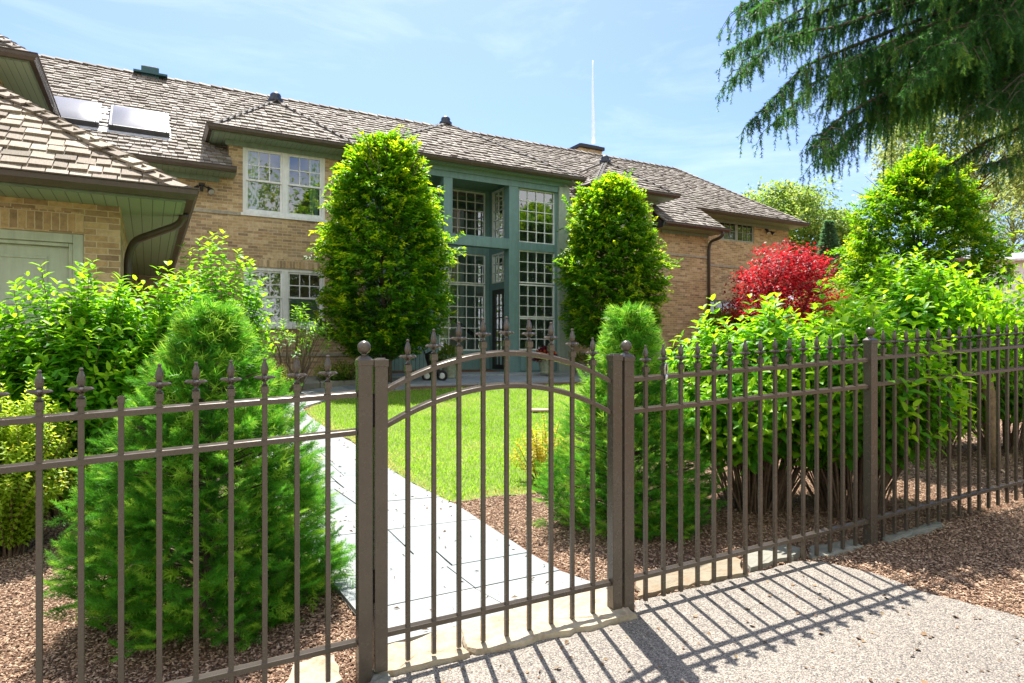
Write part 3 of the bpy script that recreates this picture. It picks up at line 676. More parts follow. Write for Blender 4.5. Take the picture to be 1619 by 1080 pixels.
def wall(name, s0, s1, z0, z1, holes, fmap, th, m, parent):
    """a wall with real openings; fmap(s, depth, z) -> local point"""
    mb_ = MB(); ss = sorted({s0, s1, *[h for q in holes for h in q[:2]]}); zs = sorted({z0, z1, *[h for q in holes for h in q[2:]]})
    ss = [s for s in ss if s0 - 1e-6 <= s <= s1 + 1e-6]; zs = [z for z in zs if z0 - 1e-6 <= z <= z1 + 1e-6]
    ns_, nz_ = len(ss) - 1, len(zs) - 1
    full = [[not any(q[0] < (ss[i] + ss[i + 1]) / 2 < q[1] and q[2] < (zs[j] + zs[j + 1]) / 2 < q[3] for q in holes) for j in range(nz_)] for i in range(ns_)]
    ok = lambda i, j: 0 <= i < ns_ and 0 <= j < nz_ and full[i][j]
    for i in range(ns_):
        for j in range(nz_):
            if not full[i][j]: continue
            a, b, c, d = ss[i], ss[i + 1], zs[j], zs[j + 1]
            mb_.quad(fmap(a, 0, c), fmap(b, 0, c), fmap(b, 0, d), fmap(a, 0, d)); mb_.quad(fmap(b, th, c), fmap(a, th, c), fmap(a, th, d), fmap(b, th, d))
            if not ok(i - 1, j): mb_.quad(fmap(a, 0, c), fmap(a, 0, d), fmap(a, th, d), fmap(a, th, c))
            if not ok(i + 1, j): mb_.quad(fmap(b, 0, c), fmap(b, th, c), fmap(b, th, d), fmap(b, 0, d))
            if not ok(i, j - 1): mb_.quad(fmap(a, 0, c), fmap(a, th, c), fmap(b, th, c), fmap(b, 0, c))
            if not ok(i, j + 1): mb_.quad(fmap(a, 0, d), fmap(b, 0, d), fmap(b, th, d), fmap(a, th, d))
    return mb_.build(name, m, parent)
front = lambda off: (lambda s, d, z: (s, -off + d, z))
def fbox(mb_, fm, s0, s1, d0, d1, z0, z1):
    mb_.quadbox([fm(s0, d0, z0), fm(s1, d0, z0), fm(s1, d1, z0), fm(s0, d1, z0), fm(s0, d0, z1), fm(s1, d0, z1), fm(s1, d1, z1), fm(s0, d1, z1)])
def grid_window(fm, s0, s1, z0, z1, nx_, nz_, parent=None, fr=.05, mu=.022, d=.06, m='white', mats=True, name='window'):
    """frame + muntins as one mesh, the glass as its sub-part"""
    parent = parent or house; mb_ = MB()
    for (a, b, c, e) in ((s0, s0 + fr, z0, z1), (s1 - fr, s1, z0, z1), (s0 + fr, s1 - fr, z0, z0 + fr), (s0 + fr, s1 - fr, z1 - fr, z1)): fbox(mb_, fm, a, b, d - .03, d + .05, c, e)
    W, Hh = s1 - s0 - 2 * fr, z1 - z0 - 2 * fr
    for i in range(1, nx_): s = s0 + fr + W * i / nx_; fbox(mb_, fm, s - mu / 2, s + mu / 2, d - .012, d + .03, z0 + fr, z1 - fr)
    for j in range(1, nz_):
        z = z0 + fr + Hh * j / nz_
        for i in range(nx_):
            a = s0 + fr + W * i / nx_ + (mu / 2 if i else 0); b = s0 + fr + W * (i + 1) / nx_ - (mu / 2 if i < nx_ - 1 else 0); fbox(mb_, fm, a, b, d - .0115, d + .0295, z - mu / 2, z + mu / 2)
    o = mb_.build(name, M[m], parent)
    g_ = MB(); g_.quad(fm(s0 + fr, d + .012, z0 + fr), fm(s1 - fr, d + .012, z0 + fr), fm(s1 - fr, d + .012, z1 - fr), fm(s0 + fr, d + .012, z1 - fr)); g_.build('pane', M['glass'], o)
    return o
def double_hung_pair(fm, s0, s1, z0, z1, m='white'):
    o = MB(); fr = .07; mid = (s0 + s1) / 2
    for (a, b, c, e) in ((s0, s0 + fr, z0, z1), (s1 - fr, s1, z0, z1), (mid - .06, mid + .06, z0 + fr, z1 - fr), (s0 + fr, s1 - fr, z0, z0 + fr), (s0 + fr, s1 - fr, z1 - fr, z1)): fbox(o, fm, a, b, .02, .11, c, e)
    fbox(o, fm, s0 - .05, s1 + .05, -.045, .10, z0 - .06, z0 - .001)
    w_ = o.build('window', M[m], house)
    for a, b in ((s0 + fr, mid - .06), (mid + .06, s1 - fr)):
        zm = (z0 + z1) / 2; s_ = MB()
        for (p, q, d, c, e, nx_, nz_) in ((a, b, .045, zm - .02, z1 - fr, 3, 2), (a, b, .075, z0 + fr, zm + .02, 1, 1)):
            f2 = .045
            for (u0, u1, v0, v1) in ((p, p + f2, c, e), (q - f2, q, c, e), (p + f2, q - f2, c, c + f2), (p + f2, q - f2, e - f2, e)): fbox(s_, fm, u0 + .001, u1 - .001, d, d + .028, v0 + .001, v1 - .001)
            W, Hh = q - p - 2 * f2, e - c - 2 * f2
            for i in range(1, nx_): s = p + f2 + W * i / nx_; fbox(s_, fm, s - .011, s + .011, d + .003, d + .024, c + f2, e - f2)
            for j in range(1, nz_):
                z = c + f2 + Hh * j / nz_
                for i in range(nx_):
                    u0 = p + f2 + W * i / nx_ + (.011 if i else 0); u1 = p + f2 + W * (i + 1) / nx_ - (.011 if i < nx_ - 1 else 0); fbox(s_, fm, u0, u1, d + .004, d + .023, z - .011, z + .011)
        s_.build('sash', M[m], w_)
        g_ = MB(); g_.quad(fm(a + .04, .062, zm), fm(b - .04, .062, zm), fm(b - .04, .062, z1 - fr - .02), fm(a + .04, .062, z1 - fr - .02)); g_.quad(fm(a + .04, .092, z0 + fr + .02), fm(b - .04, .092, z0 + fr + .02), fm(b - .04, .092, zm), fm(a + .04, .092, zm))
        g_.build('pane', M['glass'], w_)
    return w_

# walls -----------------------------------------------------------------
TH = .32; F0 = front(0)
up1 = (-.87, .98, 4.47, 6.02); lw1 = (-.85, .97, 1.90, 3.25)
wall('wall', -7.5, -1.16, .2, 5.32, [], F0, TH, M['brick'], house)
wall('wall', -1.16, 1.30, .2, 6.2, [up1, lw1], F0, TH, M['brick'], house)
wall('wall', 1.30, 2.0, .2, 5.32, [], F0, TH, M['brick'], house)
wall('wall', 7.85, 8.85, .2, 5.32, [], F0, TH, M['brick'], house)
wall('wall', 8.85, 11.20, .2, 6.2, [(9.0, 11.0, 4.75, 6.03)], F0, TH, M['brick'], house)
wall('wall', 11.20, 13.61, .2, 5.32, [], F0, TH, M['brick'], house)
wall('wall', 13.62, 19.3, .2, 6.2, [(15.55, 17.36, 5.40, 6.12), (14.95, 16.6, 1.9, 3.18)], front(-1.35), TH, M['brick'], house)
wall('wall', 1.36, 9.5, .2, 6.2, [], lambda s, d, z: (19.3 + d, s, z), -TH, M['brick'], house)
wall('wall', 0.001, 1.345, .2, 5.32, [], lambda s, d, z: (13.61 - d, s, z), TH, M['brick'], house)
mb = MB()
def cheek(mb_, a, t0, t1): mb_.box(min(a, a + t0), max(a, a + t0), .3, 2.2, 4.9, 6.18)
cheek(mb, -1.13, 0, .2); cheek(mb, 1.27, 0, -.2); cheek(mb, 8.88, 0, .2); cheek(mb, 11.17, 0, -.2)
mb.build('dormer_cheek', M['trim_green'], house)
# soldier courses over the openings, belt course, plinth
mb = MB(); mb.box(-1.157, 1.297, -.007, 0, 6.035, 6.19); mb.build('soldier_course', M['brick_soldier'], house); mb = MB(); mb.box(-1.0, 1.12, -.007, 0, 3.262, 3.47); mb.build('soldier_course', M['brick_soldier'], house)
mb = MB(); mb.box(-7.4, -.93, -.03, 0, 4.39, 4.465); mb.box(1.04, 2.0, -.03, 0, 4.39, 4.465); mb.box(11.2, 13.64, -.03, 0, 4.39, 4.465); mb.box(13.66, 19.33, 1.32, 1.35, 4.39, 4.465)
mb.build('belt_course', M['stone_band'], house, bevel=.006)
mb = MB(); mb.box(-7.4, 1.98, -.05, 0, 1.19, 1.27); mb.build('plinth_ledge', M['stone_band'], house, bevel=.01); mb = MB(); mb.box(7.9, 13.66, -.05, 0, 1.19, 1.27); mb.build('plinth_ledge', M['stone_band'], house, bevel=.01)
mb = MB(); mb.box(-7.4, 1.98, -.026, 0, .3, 1.188); mb.build('plinth', M['brick'], house); mb = MB(); mb.box(7.9, 13.64, -.026, 0, .3, 1.188); mb.build('plinth', M['brick'], house)
double_hung_pair(F0, *up1); double_hung_pair(F0, *lw1)
grid_window(F0, 9.0, 10.0, 4.75, 6.03, 3, 4, fr=.06); grid_window(F0, 10.0, 11.0, 4.75, 6.03, 3, 4, fr=.06)
FS = front(-1.35)
grid_window(FS, 15.55, 16.45, 5.40, 6.12, 3, 2, fr=.06, m='trim_pale'); grid_window(FS, 16.46, 17.36, 5.40, 6.12, 3, 2, fr=.06, m='trim_pale')
grid_window(FS, 14.95, 16.6, 1.9, 3.18, 4, 3, fr=.06, m='trim_green')
# interior that shows through the glass
mb = MB(); mb.box(-7, 19, 4.2, 4.3, .3, 6.0); mb.box(1.7, 1.8, .35, 4.2, .3, 6.0); mb.box(8.3, 8.4, .35, 4.2, .3, 6.0); mb.box(-7, 1.7, .33, 4.2, 3.55, 3.75); mb.box(8.4, 19, 1.7, 4.2, 3.55, 3.75); mb.box(-7, 19, 2.4, 4.2, 6.05, 6.1); mb.build('interior_wall', M['plaster'], house)
mb = MB(); mb.box(-7, 19.0, 1.4, 4.2, .70, .76); mb.box(-7, 1.7, .33, 4.2, 3.76, 3.80); mb.build('interior_floor', M['wood_floor'], house)
def curtain(a0, a1, z0, z1, y, amp=.035, wl=.11):
    c = MB(); k = 26
    for i in range(k + 1):
        s = a0 + (a1 - a0) * i / k; yy = y + amp * math.sin(2 * math.pi * (s - a0) / wl) + .01 * math.sin(9 * s)
        c.v += [(s, yy, z0), (s, yy, z1)]
    for i in range(k): c.f.append((2 * i, 2 * i + 2, 2 * i + 3, 2 * i + 1))
    c.build('curtain', M['curtain'], house, True)
curtain(-.85, -.48, 4.5, 6.0, .24); curtain(.66, .96, 4.5, 6.0, .24)
mb = MB(); mb.box(-.85, .97, .62, .66, 1.3, 2.62)
for k in range(9): mb.box(-.8 + k * .2, -.79 + k * .2, .605, .62, 1.3, 2.6)
mb.build('interior_shutter', M['plaster'], house)
mb = MB()
for a in (-.55, -.38, -.1): mb.lathe([(.05, 0), (.018, .03), (.015, .26), (.04, .28), (.02, .36), (.012, .46)], 8, (a, .48, 1.95))
mb.build('candlestick', M['dark'], house)

# roofs ------------------------------------------------------------------
def shingle(root_name, mat, O, Uv, Vv, intervals, vmax, expo=.20, wmin=.10, wmax=.21, seed=1, parent=None, thick=.044, v_off=0.0, deck_name='roof_deck'):
    """rows of separate split shakes on a roof plane; intervals(v) -> list of (u0, u1)"""
    parent = parent or house; rr = random.Random(seed); mb_ = MB(); dk = MB(); O = Vector(O); Uv = Vector(Uv).normalized(); Vv = Vector(Vv).normalized(); Nn = Uv.cross(Vv).normalized()
    if Nn.z < 0: Nn = -Nn
    pt = lambda u, v, h: O + Uv * u + Vv * v + Nn * h
    v = 0.0
    while v < vmax - .02:
        v2 = min(v + expo, vmax)
        for (u0, u1) in intervals((v + v2) / 2):
            if u1 - u0 < .03: continue
            dk.quad(pt(u0, v, -.02), pt(u1, v, -.02), pt(u1, v2, -.02), pt(u0, v2, -.02))
            u = u0 - rr.uniform(0, .1); first = True
            while u < u1 - .02:
                w_ = rr.uniform(wmin, wmax); a = max(u, u0); b = min(u + w_ - .010, u1)
                if u1 - (u + w_) < .06: b = u1
                if b - a > .025:
                    j = rr.uniform(-.012, .012); t_ = thick * rr.uniform(.65, 1.35); tw = rr.uniform(-.004, .004); vb = v - .02 + j; vt = min(v + expo * 1.45, vmax + .02)
                    mb_.quadbox([pt(a, vb, -.004), pt(b, vb, -.004), pt(b, vt, -.012), pt(a, vt, -.012), pt(a, vb, t_ + tw), pt(b, vb, t_ - tw), pt(b, vt, -.001), pt(a, vt, -.001)])
                u += w_
                if b >= u1: break
        v = v2
    o = mb_.build(root_name, M[mat], parent)
    dk.build(deck_name, M['deck'], o)
    return o
def polyint(pts2):
    def f(v):
        xs_ = []
        for (u0, v0), (u1, v1) in zip(pts2, pts2[1:] + pts2[:1]):
            if (v0 <= v < v1) or (v1 <= v < v0): xs_.append(u0 + (u1 - u0) * (v - v0) / (v1 - v0))
        xs_.sort(); return list(zip(xs_[0::2], xs_[1::2]))
    return f
def shingle_poly(name, mat, pts, **kw):
    """pts: first two points lie on the eave"""
    P_ = [Vector(p) for p in pts]; Uv = (P_[1] - P_[0]).normalized(); Nn = Uv.cross(P_[2] - P_[0]).normalized(); Vv = Nn.cross(Uv)
    if Vv.z < 0: Vv = -Vv
    q = [((p - P_[0]).dot(Uv), (p - P_[0]).dot(Vv)) for p in P_]
    return shingle(name, mat, P_[0], Uv, Vv, polyint(q), max(v for _, v in q), **kw)
def caps(mat_, A, B, N1, N2, step=.2, wd=.13, th=.022, lift=.03, seed=4):
    """overlapping hip or ridge shakes from A (low or left) to B"""
    mb_ = MB(); rr = random.Random(seed); A = Vector(A); B = Vector(B); D = (B - A); L = D.length; D.normalize(); n = int(L / step)
    for Nv in (Vector(N1).normalized(), Vector(N2).normalized()):
        side = Nv.cross(D).normalized()
        if side.z > 0: side = -side
        for i in range(n + 1):
            a = A + D * (i * step - .02 + rr.uniform(-.01, .01)); b = a + D * step * 1.35; l1 = lift + th * rr.uniform(.8, 1.3); w2 = wd * rr.uniform(.88, 1.1)
            lo_a, lo_b = Nv * (l1 - th), Nv * (lift - th - .014)
            mb_.quadbox([a + lo_a, a + side * w2 + lo_a, b + side * w2 + lo_b, b + lo_b, a + Nv * l1, a + side * w2 + Nv * l1, b + side * w2 + Nv * (lift - .014), b + Nv * (lift - .014)])
    mb_.build('ridge_caps', M[mat_], house)
PS = .72; K = math.sqrt(1 + PS * PS); EZ = 5.33; EO = .5; RO = -4.25; RZ = EZ + PS * (EO - RO)
zmain = lambda off: EZ + PS * (EO - off)
DORM = [(.06, 1.60, 1.19), (10.17, 1.53, 1.14)]      # centre, half width at the eave, half width of the wall
ENT = (4.85, 3.12, 3.05, .70)                         # entrance roof: centre, half width, -, eave offset
DZ = 6.2
def main_iv(v):
    off = EO - v / K; z = zmain(off)
    iv = [(-9.0, 13.9)] if off > -.8 else [(-9.0, 20.4 + off)]
    cuts = []
    for c, w_, wi in DORM:
        s_ = wi if z < DZ else w_ - (z - DZ) / .86
        if s_ > 0: cuts.append((c - s_, c + s_))
    s_ = ENT[2] if z < DZ else ENT[1] - (z - DZ) / .555
    if s_ > 0: cuts.append((ENT[0] - s_, ENT[0] + s_))
    if off > -.3: cuts.append((1.2, 1.9)); cuts.append((7.8, 9.0))
    # skylight wells
    for (a0, a1, o0, o1) in SKYL:
        if o0 < off < o1: cuts.append((a0, a1))
    for (c0, c1) in cuts:
        nv = []
        for (a, b) in iv:
            if c1 <= a or c0 >= b: nv.append((a, b))
            else:
                if c0 > a: nv.append((a, c0))
                if c1 < b: nv.append((c1, b))
        iv = nv
    return iv
SKYL = [(-3.50, -2.33, -1.58, -.48), (-4.85, -3.67, -1.58, -.50)]
def L3(a, off, z): return Vector((a, -off, z))
roof = shingle('main_roof', 'shake', L3(0, EO, EZ), (1, 0, 0), (0, 1, PS), main_iv, (EO - RO) * K, seed=2)
mb = MB(); mb.quad(L3(-9, RO, RZ - .03), L3(16.15, RO, RZ - .03), L3(19.6, -9.3, 5.2), L3(-9, -9.3, 5.2)); mb.quad(L3(16.15, RO, RZ - .03), L3(19.6, -.8, 6.24), L3(19.6, -9.3, 5.2)); mb.build('back_roof', M['deck'], house)
NF = Vector((0, -PS, 1)); NBK = Vector((0, PS, 1)); NR = Vector((.73, 0, 1)); NL = Vector((-.73, 0, 1))
caps('shake', L3(-9, RO, RZ), L3(16.15, RO, RZ), NF, NBK, step=.30, wd=.12, th=.022, lift=.055)
caps('shake', L3(19.6, -.8, zmain(-.8)), L3(16.15, RO, RZ), NF, NR, step=.24, wd=.12, th=.018, lift=.05)
def hip_strip(A, B, N1, N2, wd=.075, h=.052):
    m_ = MB(); A = Vector(A); B = Vector(B); D = (B - A).normalized()
    for Nv in (Vector(N1).normalized(), Vector(N2).normalized()):
        sd_ = Nv.cross(D).normalized()
        if sd_.z > 0: sd_ = -sd_
        m_.quadbox([A + Nv * .01, A + sd_ * wd + Nv * .01, B + sd_ * wd + Nv * .01, B + Nv * .01, A + Nv * h, A + sd_ * wd + Nv * h, B + sd_ * wd + Nv * h, B + Nv * h])
    m_.build('hip_flashing', M['hip'], house)
def dormer(c, w_, peak_off, eo, ez, pz, name, seed):
    ro = (EZ + PS * EO - pz) / PS                     # where its ridge meets the main roof
    vo = (EZ + PS * EO - ez) / PS                     # where its side eaves meet the main roof
    A, B, Pk, Rg = L3(c - w_, eo, ez), L3(c + w_, eo, ez), L3(c, peak_off, pz), L3(c, ro, pz)
    Al, Bl = L3(c - w_, vo, ez), L3(c + w_, vo, ez)
    shingle_poly(name, 'shake', [A, B, Pk], seed=seed)
    shingle_poly(name, 'shake', [Al, A, Pk, Rg], seed=seed + 1)
    shingle_poly(name, 'shake', [B, Bl, Rg, Pk], seed=seed + 2)
    nf = Vector((0, -(pz - ez) / (eo - peak_off), 1)); nl = Vector((-(pz - ez) / w_, 0, 1)); nr = Vector(((pz - ez) / w_, 0, 1))
    for P_, q_, n1, n2 in ((A, Pk, nf, nl), (B, Pk, nf, nr), (Pk, Rg, nl, nr)): hip_strip(P_, q_, n1, n2)
    f_ = MB(); f_.lathe([(.17, -.1), (.19, .0), (.13, .06), (.14, .1), (.12, .15), (.05, .19)], 10, tuple(Pk + Vector((0, 0, .03)))); f_.build('roof_cap', M['finial_cap'], house, True)
dormer(DORM[0][0], DORM[0][1], -1.35, .5, DZ, 7.62, 'dormer_roof', 20)
dormer(DORM[1][0], DORM[1][1], -1.1, .5, DZ, 7.42, 'dormer_roof', 30)
dormer(ENT[0], ENT[1], -1.7, ENT[3], DZ, 7.95, 'entrance_roof', 40)
# gutters, fascia, soffits
def gutter(path, parent=None, sz=.115, name='gutter', m='gutter'):
    """K-style gutter swept along a level path; second entry of each point is the outward side vector"""
    prof = [(0, 0), (.075, -.005), (.11, .05), (.115, .10), (.13, .105), (.13, .118), (.105, .118), (.10, .02 + .03), (.07, .012), (.01, .012), (.01, .115), (0, .115)]
    gm = MB(); n = len(prof)
    for (p, o_) in path:
        p = Vector(p); o_ = Vector(o_)
        for (x, z) in prof: gm.v.append(tuple(p + o_ * (x * sz / .115) + Vector((0, 0, (z - .115) * sz / .115 + .012))))
    for i in range(len(path) - 1):
        for k in range(n): gm.f.append((i * n + k, i * n + (k + 1) % n, (i + 1) * n + (k + 1) % n, (i + 1) * n + k))
    gm.f.append(tuple(range(n))); gm.f.append(tuple((len(path) - 1) * n + k for k in range(n - 1, -1, -1)))
    return gm.build(name, M[m], parent or house)
FR = Vector((0, -1, 0)); LF = Vector((-1, 0, 0)); RT = Vector((1, 0, 0))
def eave(a0, a1, off, z, wall_off, left=None, right=None, parent=None, m='trim_green', gut=True, frieze=True, ret=.5):
    """fascia + soffit + gutter of a straight front eave, with optional returns running back to an offset"""
    e = .02
    fa = MB(); fa.box(a0, a1, -off + .0, -off + .03, z - .125, z - .005)
    so_ = MB(); so_.box(a0 + .001, a1 - .001, -off + .031, -wall_off - .001, z - .122, z - .104)
    fr_ = MB(); fr_.box(a0 + .3, a1 - .3, -wall_off - .03, -wall_off - .003, z - .24, z - .1225)
    for (a, dr, to) in ((a0, 1, left), (a1, -1, right)):
        if to is None: continue
        x0, x1 = sorted((a, a + dr * .03)); fa.box(x0, x1, -off + .031, -to, z - .125, z - .005)
        x0, x1 = sorted((a + dr * .031, a + dr * ret)); so_.box(x0, x1, -wall_off, -to, z - .121, z - .105)
    fa.build('fascia', M[m], parent or house); so_.build('soffit', M['soffit'], parent or house); (fr_.build('frieze_board', M[m], parent or house) if frieze else None)
    path = []
    if left is not None: path += [(L3(a0, left, z), LF), (L3(a0, off, z), LF + FR)]
    else: path += [(L3(a0, off, z), FR)]
    if right is not None: path += [(L3(a1, off, z), RT + FR), (L3(a1, right, z), RT)]
    else: path += [(L3(a1, off, z), FR)]
    if gut: gutter(path, parent)
eave(-8.9, -1.06, EO, EZ, 0)
eave(11.24, 13.9, EO, EZ, 0, right=-.8)
c, w_, wi = DORM[0]; eave(c - w_, c + w_, .5, DZ, 0, left=-.68, right=-.68)
c, w_, wi = DORM[1]; eave(c - w_, c + w_, .5, DZ, 0, left=-.68, right=-.68)
eave(ENT[0] - ENT[1], ENT[0] + ENT[1], .70, DZ, .42, left=-.68, right=-.68, m='trim_teal')
eave(13.75, 19.6, -.8, zmain(-.8), -1.35, right=-6)
mb = MB(); mb.quad(L3(11.19, .48, 5.16), L3(11.19, -.9, 5.16), L3(11.19, -.9, zmain(-.9) - .03), L3(11.19, .48, zmain(.48) - .03)); mb.build('eave_cheek', M['dark'], house)
# downspouts
def pipe(pts, parent=None, r=.042):
    sm = []
    P_ = [Vector(p) for p in pts]
    for i, p in enumerate(P_):
        if 0 < i < len(P_) - 1:
            a = p + (P_[i - 1] - p).normalized() * min(.09, (P_[i - 1] - p).length / 2); b = p + (P_[i + 1] - p).normalized() * min(.09, (P_[i + 1] - p).length / 2)
            for t in (0, .33, .67, 1): sm.append(a * (1 - t) ** 2 + p * 2 * t * (1 - t) + b * t * t)
        else: sm.append(p)
    return MB().tube(sm, r, 10).build('downspout', M['gutter'], parent or house, True)
pipe([L3(13.72, .58, 5.22), L3(13.70, .5, 5.06), L3(13.60, .10, 4.95), L3(13.58, .06, 4.7), L3(13.58, .06, .7)], r=.05)
# floodlights under the eaves
def flood(a, off, z):
    b = MB(); b.box(a - .06, a + .06, -off - .08, -off - .001, z - .05, z); b.tube([(a - .02, -off - .06, z - .04), (a - .1, -off - .16, z - .13)], .015, 8); b.tube([(a + .02, -off - .06, z - .04), (a + .13, -off - .14, z - .12)], .015, 8); b.tube([(a, -off - .06, z - .05), (a, -off - .07, z - .18)], .03, 8)
    o = b.build('floodlight', M['dark'], house)
    for (dx, dy) in ((-.1, -.16), (.14, -.15)):
        l = MB(); d = Vector((dx * .9, -.25, -.28)).normalized(); p0 = Vector((a + dx, -off + dy, z - .12)); l.tube([p0 - d * .05, p0, p0 + d * .07, p0 + d * .13], [.02, .035, .065, .075], 12); l.build('lamp_head', M['dark'], o)
        l = MB(); l.tube([p0 + d * .131, p0 + d * .136], [.068, .066], 12); l.build('lens', M['lamp_glass'], o)
flood(-1.72, 0, 5.02); flood(18.0, -1.35, 6.0)
mb = MB(); mb.box(-2.15, -1.97, -.03, -.002, 4.72, 4.82); mb.box(-2.0, -1.985, -.02, -.002, 4.58, 4.72); mb.build('junction_box', M['flash'], house)
# skylights
for (a0, a1, o0, o1) in SKYL:
    def sp(a, off, h): p = L3(a, off, zmain(off)); return p + NF.normalized() * h
    fr_ = MB(); t_ = .07
    for (x0, x1, p0, p1) in ((a0, a0 + t_, o0, o1), (a1 - t_, a1, o0, o1), (a0 + t_, a1 - t_, o0, o0 + t_), (a0 + t_, a1 - t_, o1 - t_, o1)):
        fr_.quadbox([sp(x0, p1, -.04), sp(x1, p1, -.04), sp(x1, p0, -.04), sp(x0, p0, -.04), sp(x0, p1, .15), sp(x1, p1, .15), sp(x1, p0, .15), sp(x0, p0, .15)])
    o = fr_.build('skylight', M['skylight_frame'], house, bevel=.012)
    g_ = MB()
    k = 6
    for i in range(k + 1):
        for j in range(k + 1):
            s, t = i / k, j / k; g_.v.append(tuple(sp(a0 + .05 + (a1 - a0 - .1) * s, o1 - .05 - (o1 - o0 - .1) * t, .152 + .05 * (1 - (2 * s - 1) ** 4) * (1 - (2 * t - 1) ** 4))))
    for i in range(k):
        for j in range(k): g_.f.append((i * (k + 1) + j, (i + 1) * (k + 1) + j, (i + 1) * (k + 1) + j + 1, i * (k + 1) + j + 1))
    g_.build('dome', M['skyglass'], o, True)
    fl = MB(); fl.quad(sp(a0 - .14, o1 + .12, .033), sp(a1 + .02, o1 + .12, .033), sp(a1 + .02, o0 - .1, .033), sp(a0 - .14, o0 - .1, .033)); fl.build('flashing', M['flash'] , o)
# chimneys at the ridge
mb = MB(); mb.box(11.52, 12.55, 4.45, 5.3, 8.0, 9.02); ch = mb.build('chimney', M['brick'], house)
mb = MB(); mb.box(11.45, 12.62, 4.37, 5.38, 9.022, 9.15); mb.box(11.6, 12.45, 4.5, 5.25, 9.15, 9.21); mb.build('chimney_cap', M['dark'], ch, bevel=.01)
mb = MB(); mb.box(-2.92, -2.5, 4.05, 4.5, 8.4, 8.93); mb.box(-3.1, -2.3, 3.95, 4.6, 8.72, 8.77); ch = mb.build('roof_vent', M['teal_metal'], house)
mb = MB(); mb.box(-2.90, -2.52, 4.07, 4.48, 8.932, 8.96); mb.build('vent_lid', M['flash'], ch, bevel=.012)

# glazed entrance -----------------------------------------------------------
T = M['trim_teal']; EF = .40; FE = front(EF); REC = -1.15; A0, A1, AC0, AC1 = 1.9, 7.8, 5.82, 6.11
mb = MB()
mb.box(AC0, AC1, -EF, -EF + .30, .5, 5.92)                       # middle column
mb.box(3.90, 4.15, -EF, -EF + .25, 4.372, 5.92)                  # upper left post standing on the beam
mb.box(A0, A0 + .25, -EF, -EF + .25, .5, 5.92)
mb.build('column', T, house, bevel=.008)
mb = MB(); mb.box(7.40, 7.76, -EF - .05, -EF + .28, .5, 6.0); mb.build('pilaster', M['trim_pale'], house, bevel=.01)
mb = MB(); mb.box(A0, 7.40, -EF + .01, -EF + .28, 5.921, 6.02); mb.box(A0 + .251, AC0 - .001, -EF + .005, -EF + .26, 4.09, 4.37); mb.box(A0, 7.76, -EF - .012, -EF + .0, 5.80, 6.02); mb.build('beam', T, house, bevel=.006)
wall('entrance_wall', AC1, 7.40, .5, 5.92, [(6.16, 7.33, 4.32, 5.80), (6.16, 7.33, 1.34, 4.10)], front(EF - .05), .12, T, house)
grid_window(front(EF - .06), 6.16, 7.33, 4.32, 5.80, 4, 5, fr=.035); grid_window(front(EF - .06), 6.16, 7.33, 3.20, 4.10, 4, 3, fr=.035)
grid_window(front(EF - .06), 6.16, 7.33, 2.25, 3.17, 4, 3, fr=.04); grid_window(front(EF - .06), 6.16, 7.33, 1.34, 2.24, 4, 3, fr=.04)
mb = MB(); mb.box(6.18, 7.31, -EF + .01, -EF + .04, .78, 1.25); fr_ = mb.build('base_panel', T, house, bevel=.004)
mb = MB(); mb.box(1.92, 7.38, -EF + .29, 1.14, 5.992, 6.018); mb.build('recess_ceiling', T, house)
# recess: back wall with tall grids, return wall with the door
wall('entrance_wall', 1.95, 6.0, .5, 5.99, [(4.42, 5.88, 4.58, 5.93), (4.42, 5.88, 1.33, 4.12)], front(REC), .14, T, house)
grid_window(front(REC), 4.42, 5.88, 4.58, 5.93, 5, 5, fr=.035); grid_window(front(REC), 4.42, 5.88, 3.27, 4.12, 5, 3, fr=.035); grid_window(front(REC), 4.42, 5.88, 1.33, 3.25, 5, 6, fr=.04)
mb = MB()
for k in range(19): mb.box(2.15 + k * .12, 2.155 + k * .12, 1.138, 1.15, .75, 4.0)
mb.build('siding_batten', M['dark'], house)
FRET = lambda s, d, z: (6.0 + d, s, z)          # faces left; s is depth (-offset)
wall('entrance_wall', -.12, 1.15, .5, 5.99, [(.05, 1.0, 4.50, 5.93), (.05, 1.0, 3.27, 4.12), (.05, .98, .8, 3.08)], FRET, .10, T, house)
grid_window(FRET, .05, 1.0, 4.50, 5.93, 3, 5, fr=.04, d=.04); grid_window(FRET, .05, 1.0, 3.27, 4.12, 3, 3, fr=.04, d=.04)
dr = grid_window(FRET, .05, .98, .8, 3.08, 3, 6, fr=.13, d=.04, m='dark', name='door')
MB().lathe([(.012, 0), (.03, .02), (.03, .05), (.01, .06)], 10).build('handle', M['steel'], dr, True, loc=(5.98, .2, 1.75))
# stair rail and chandelier glimpsed inside the hall
mb = MB(); mb.quadbox([(4.4, 2.6, 2.7), (4.5, 2.6, 2.7), (4.5, 2.7, 2.7), (4.4, 2.7, 2.7), (4.4, 2.6, 2.85), (4.5, 2.6, 2.85), (4.5, 2.7, 2.85), (4.4, 2.7, 2.85)]); mb.tube([(4.3, 2.5, 3.1), (6.3, 2.5, 1.7)], .06, 8); mb.build('stair_rail', M['bark'], house)
mb = MB(); mb.tube([(4.95, 1.9, 6.0), (4.95, 1.9, 4.8)], .02, 6); mb.lathe([(.02, 0), (.1, .05), (.05, .15), (.02, .2)], 10, (4.95, 1.9, 4.7)); mb.build('chandelier', M['dark'], house)
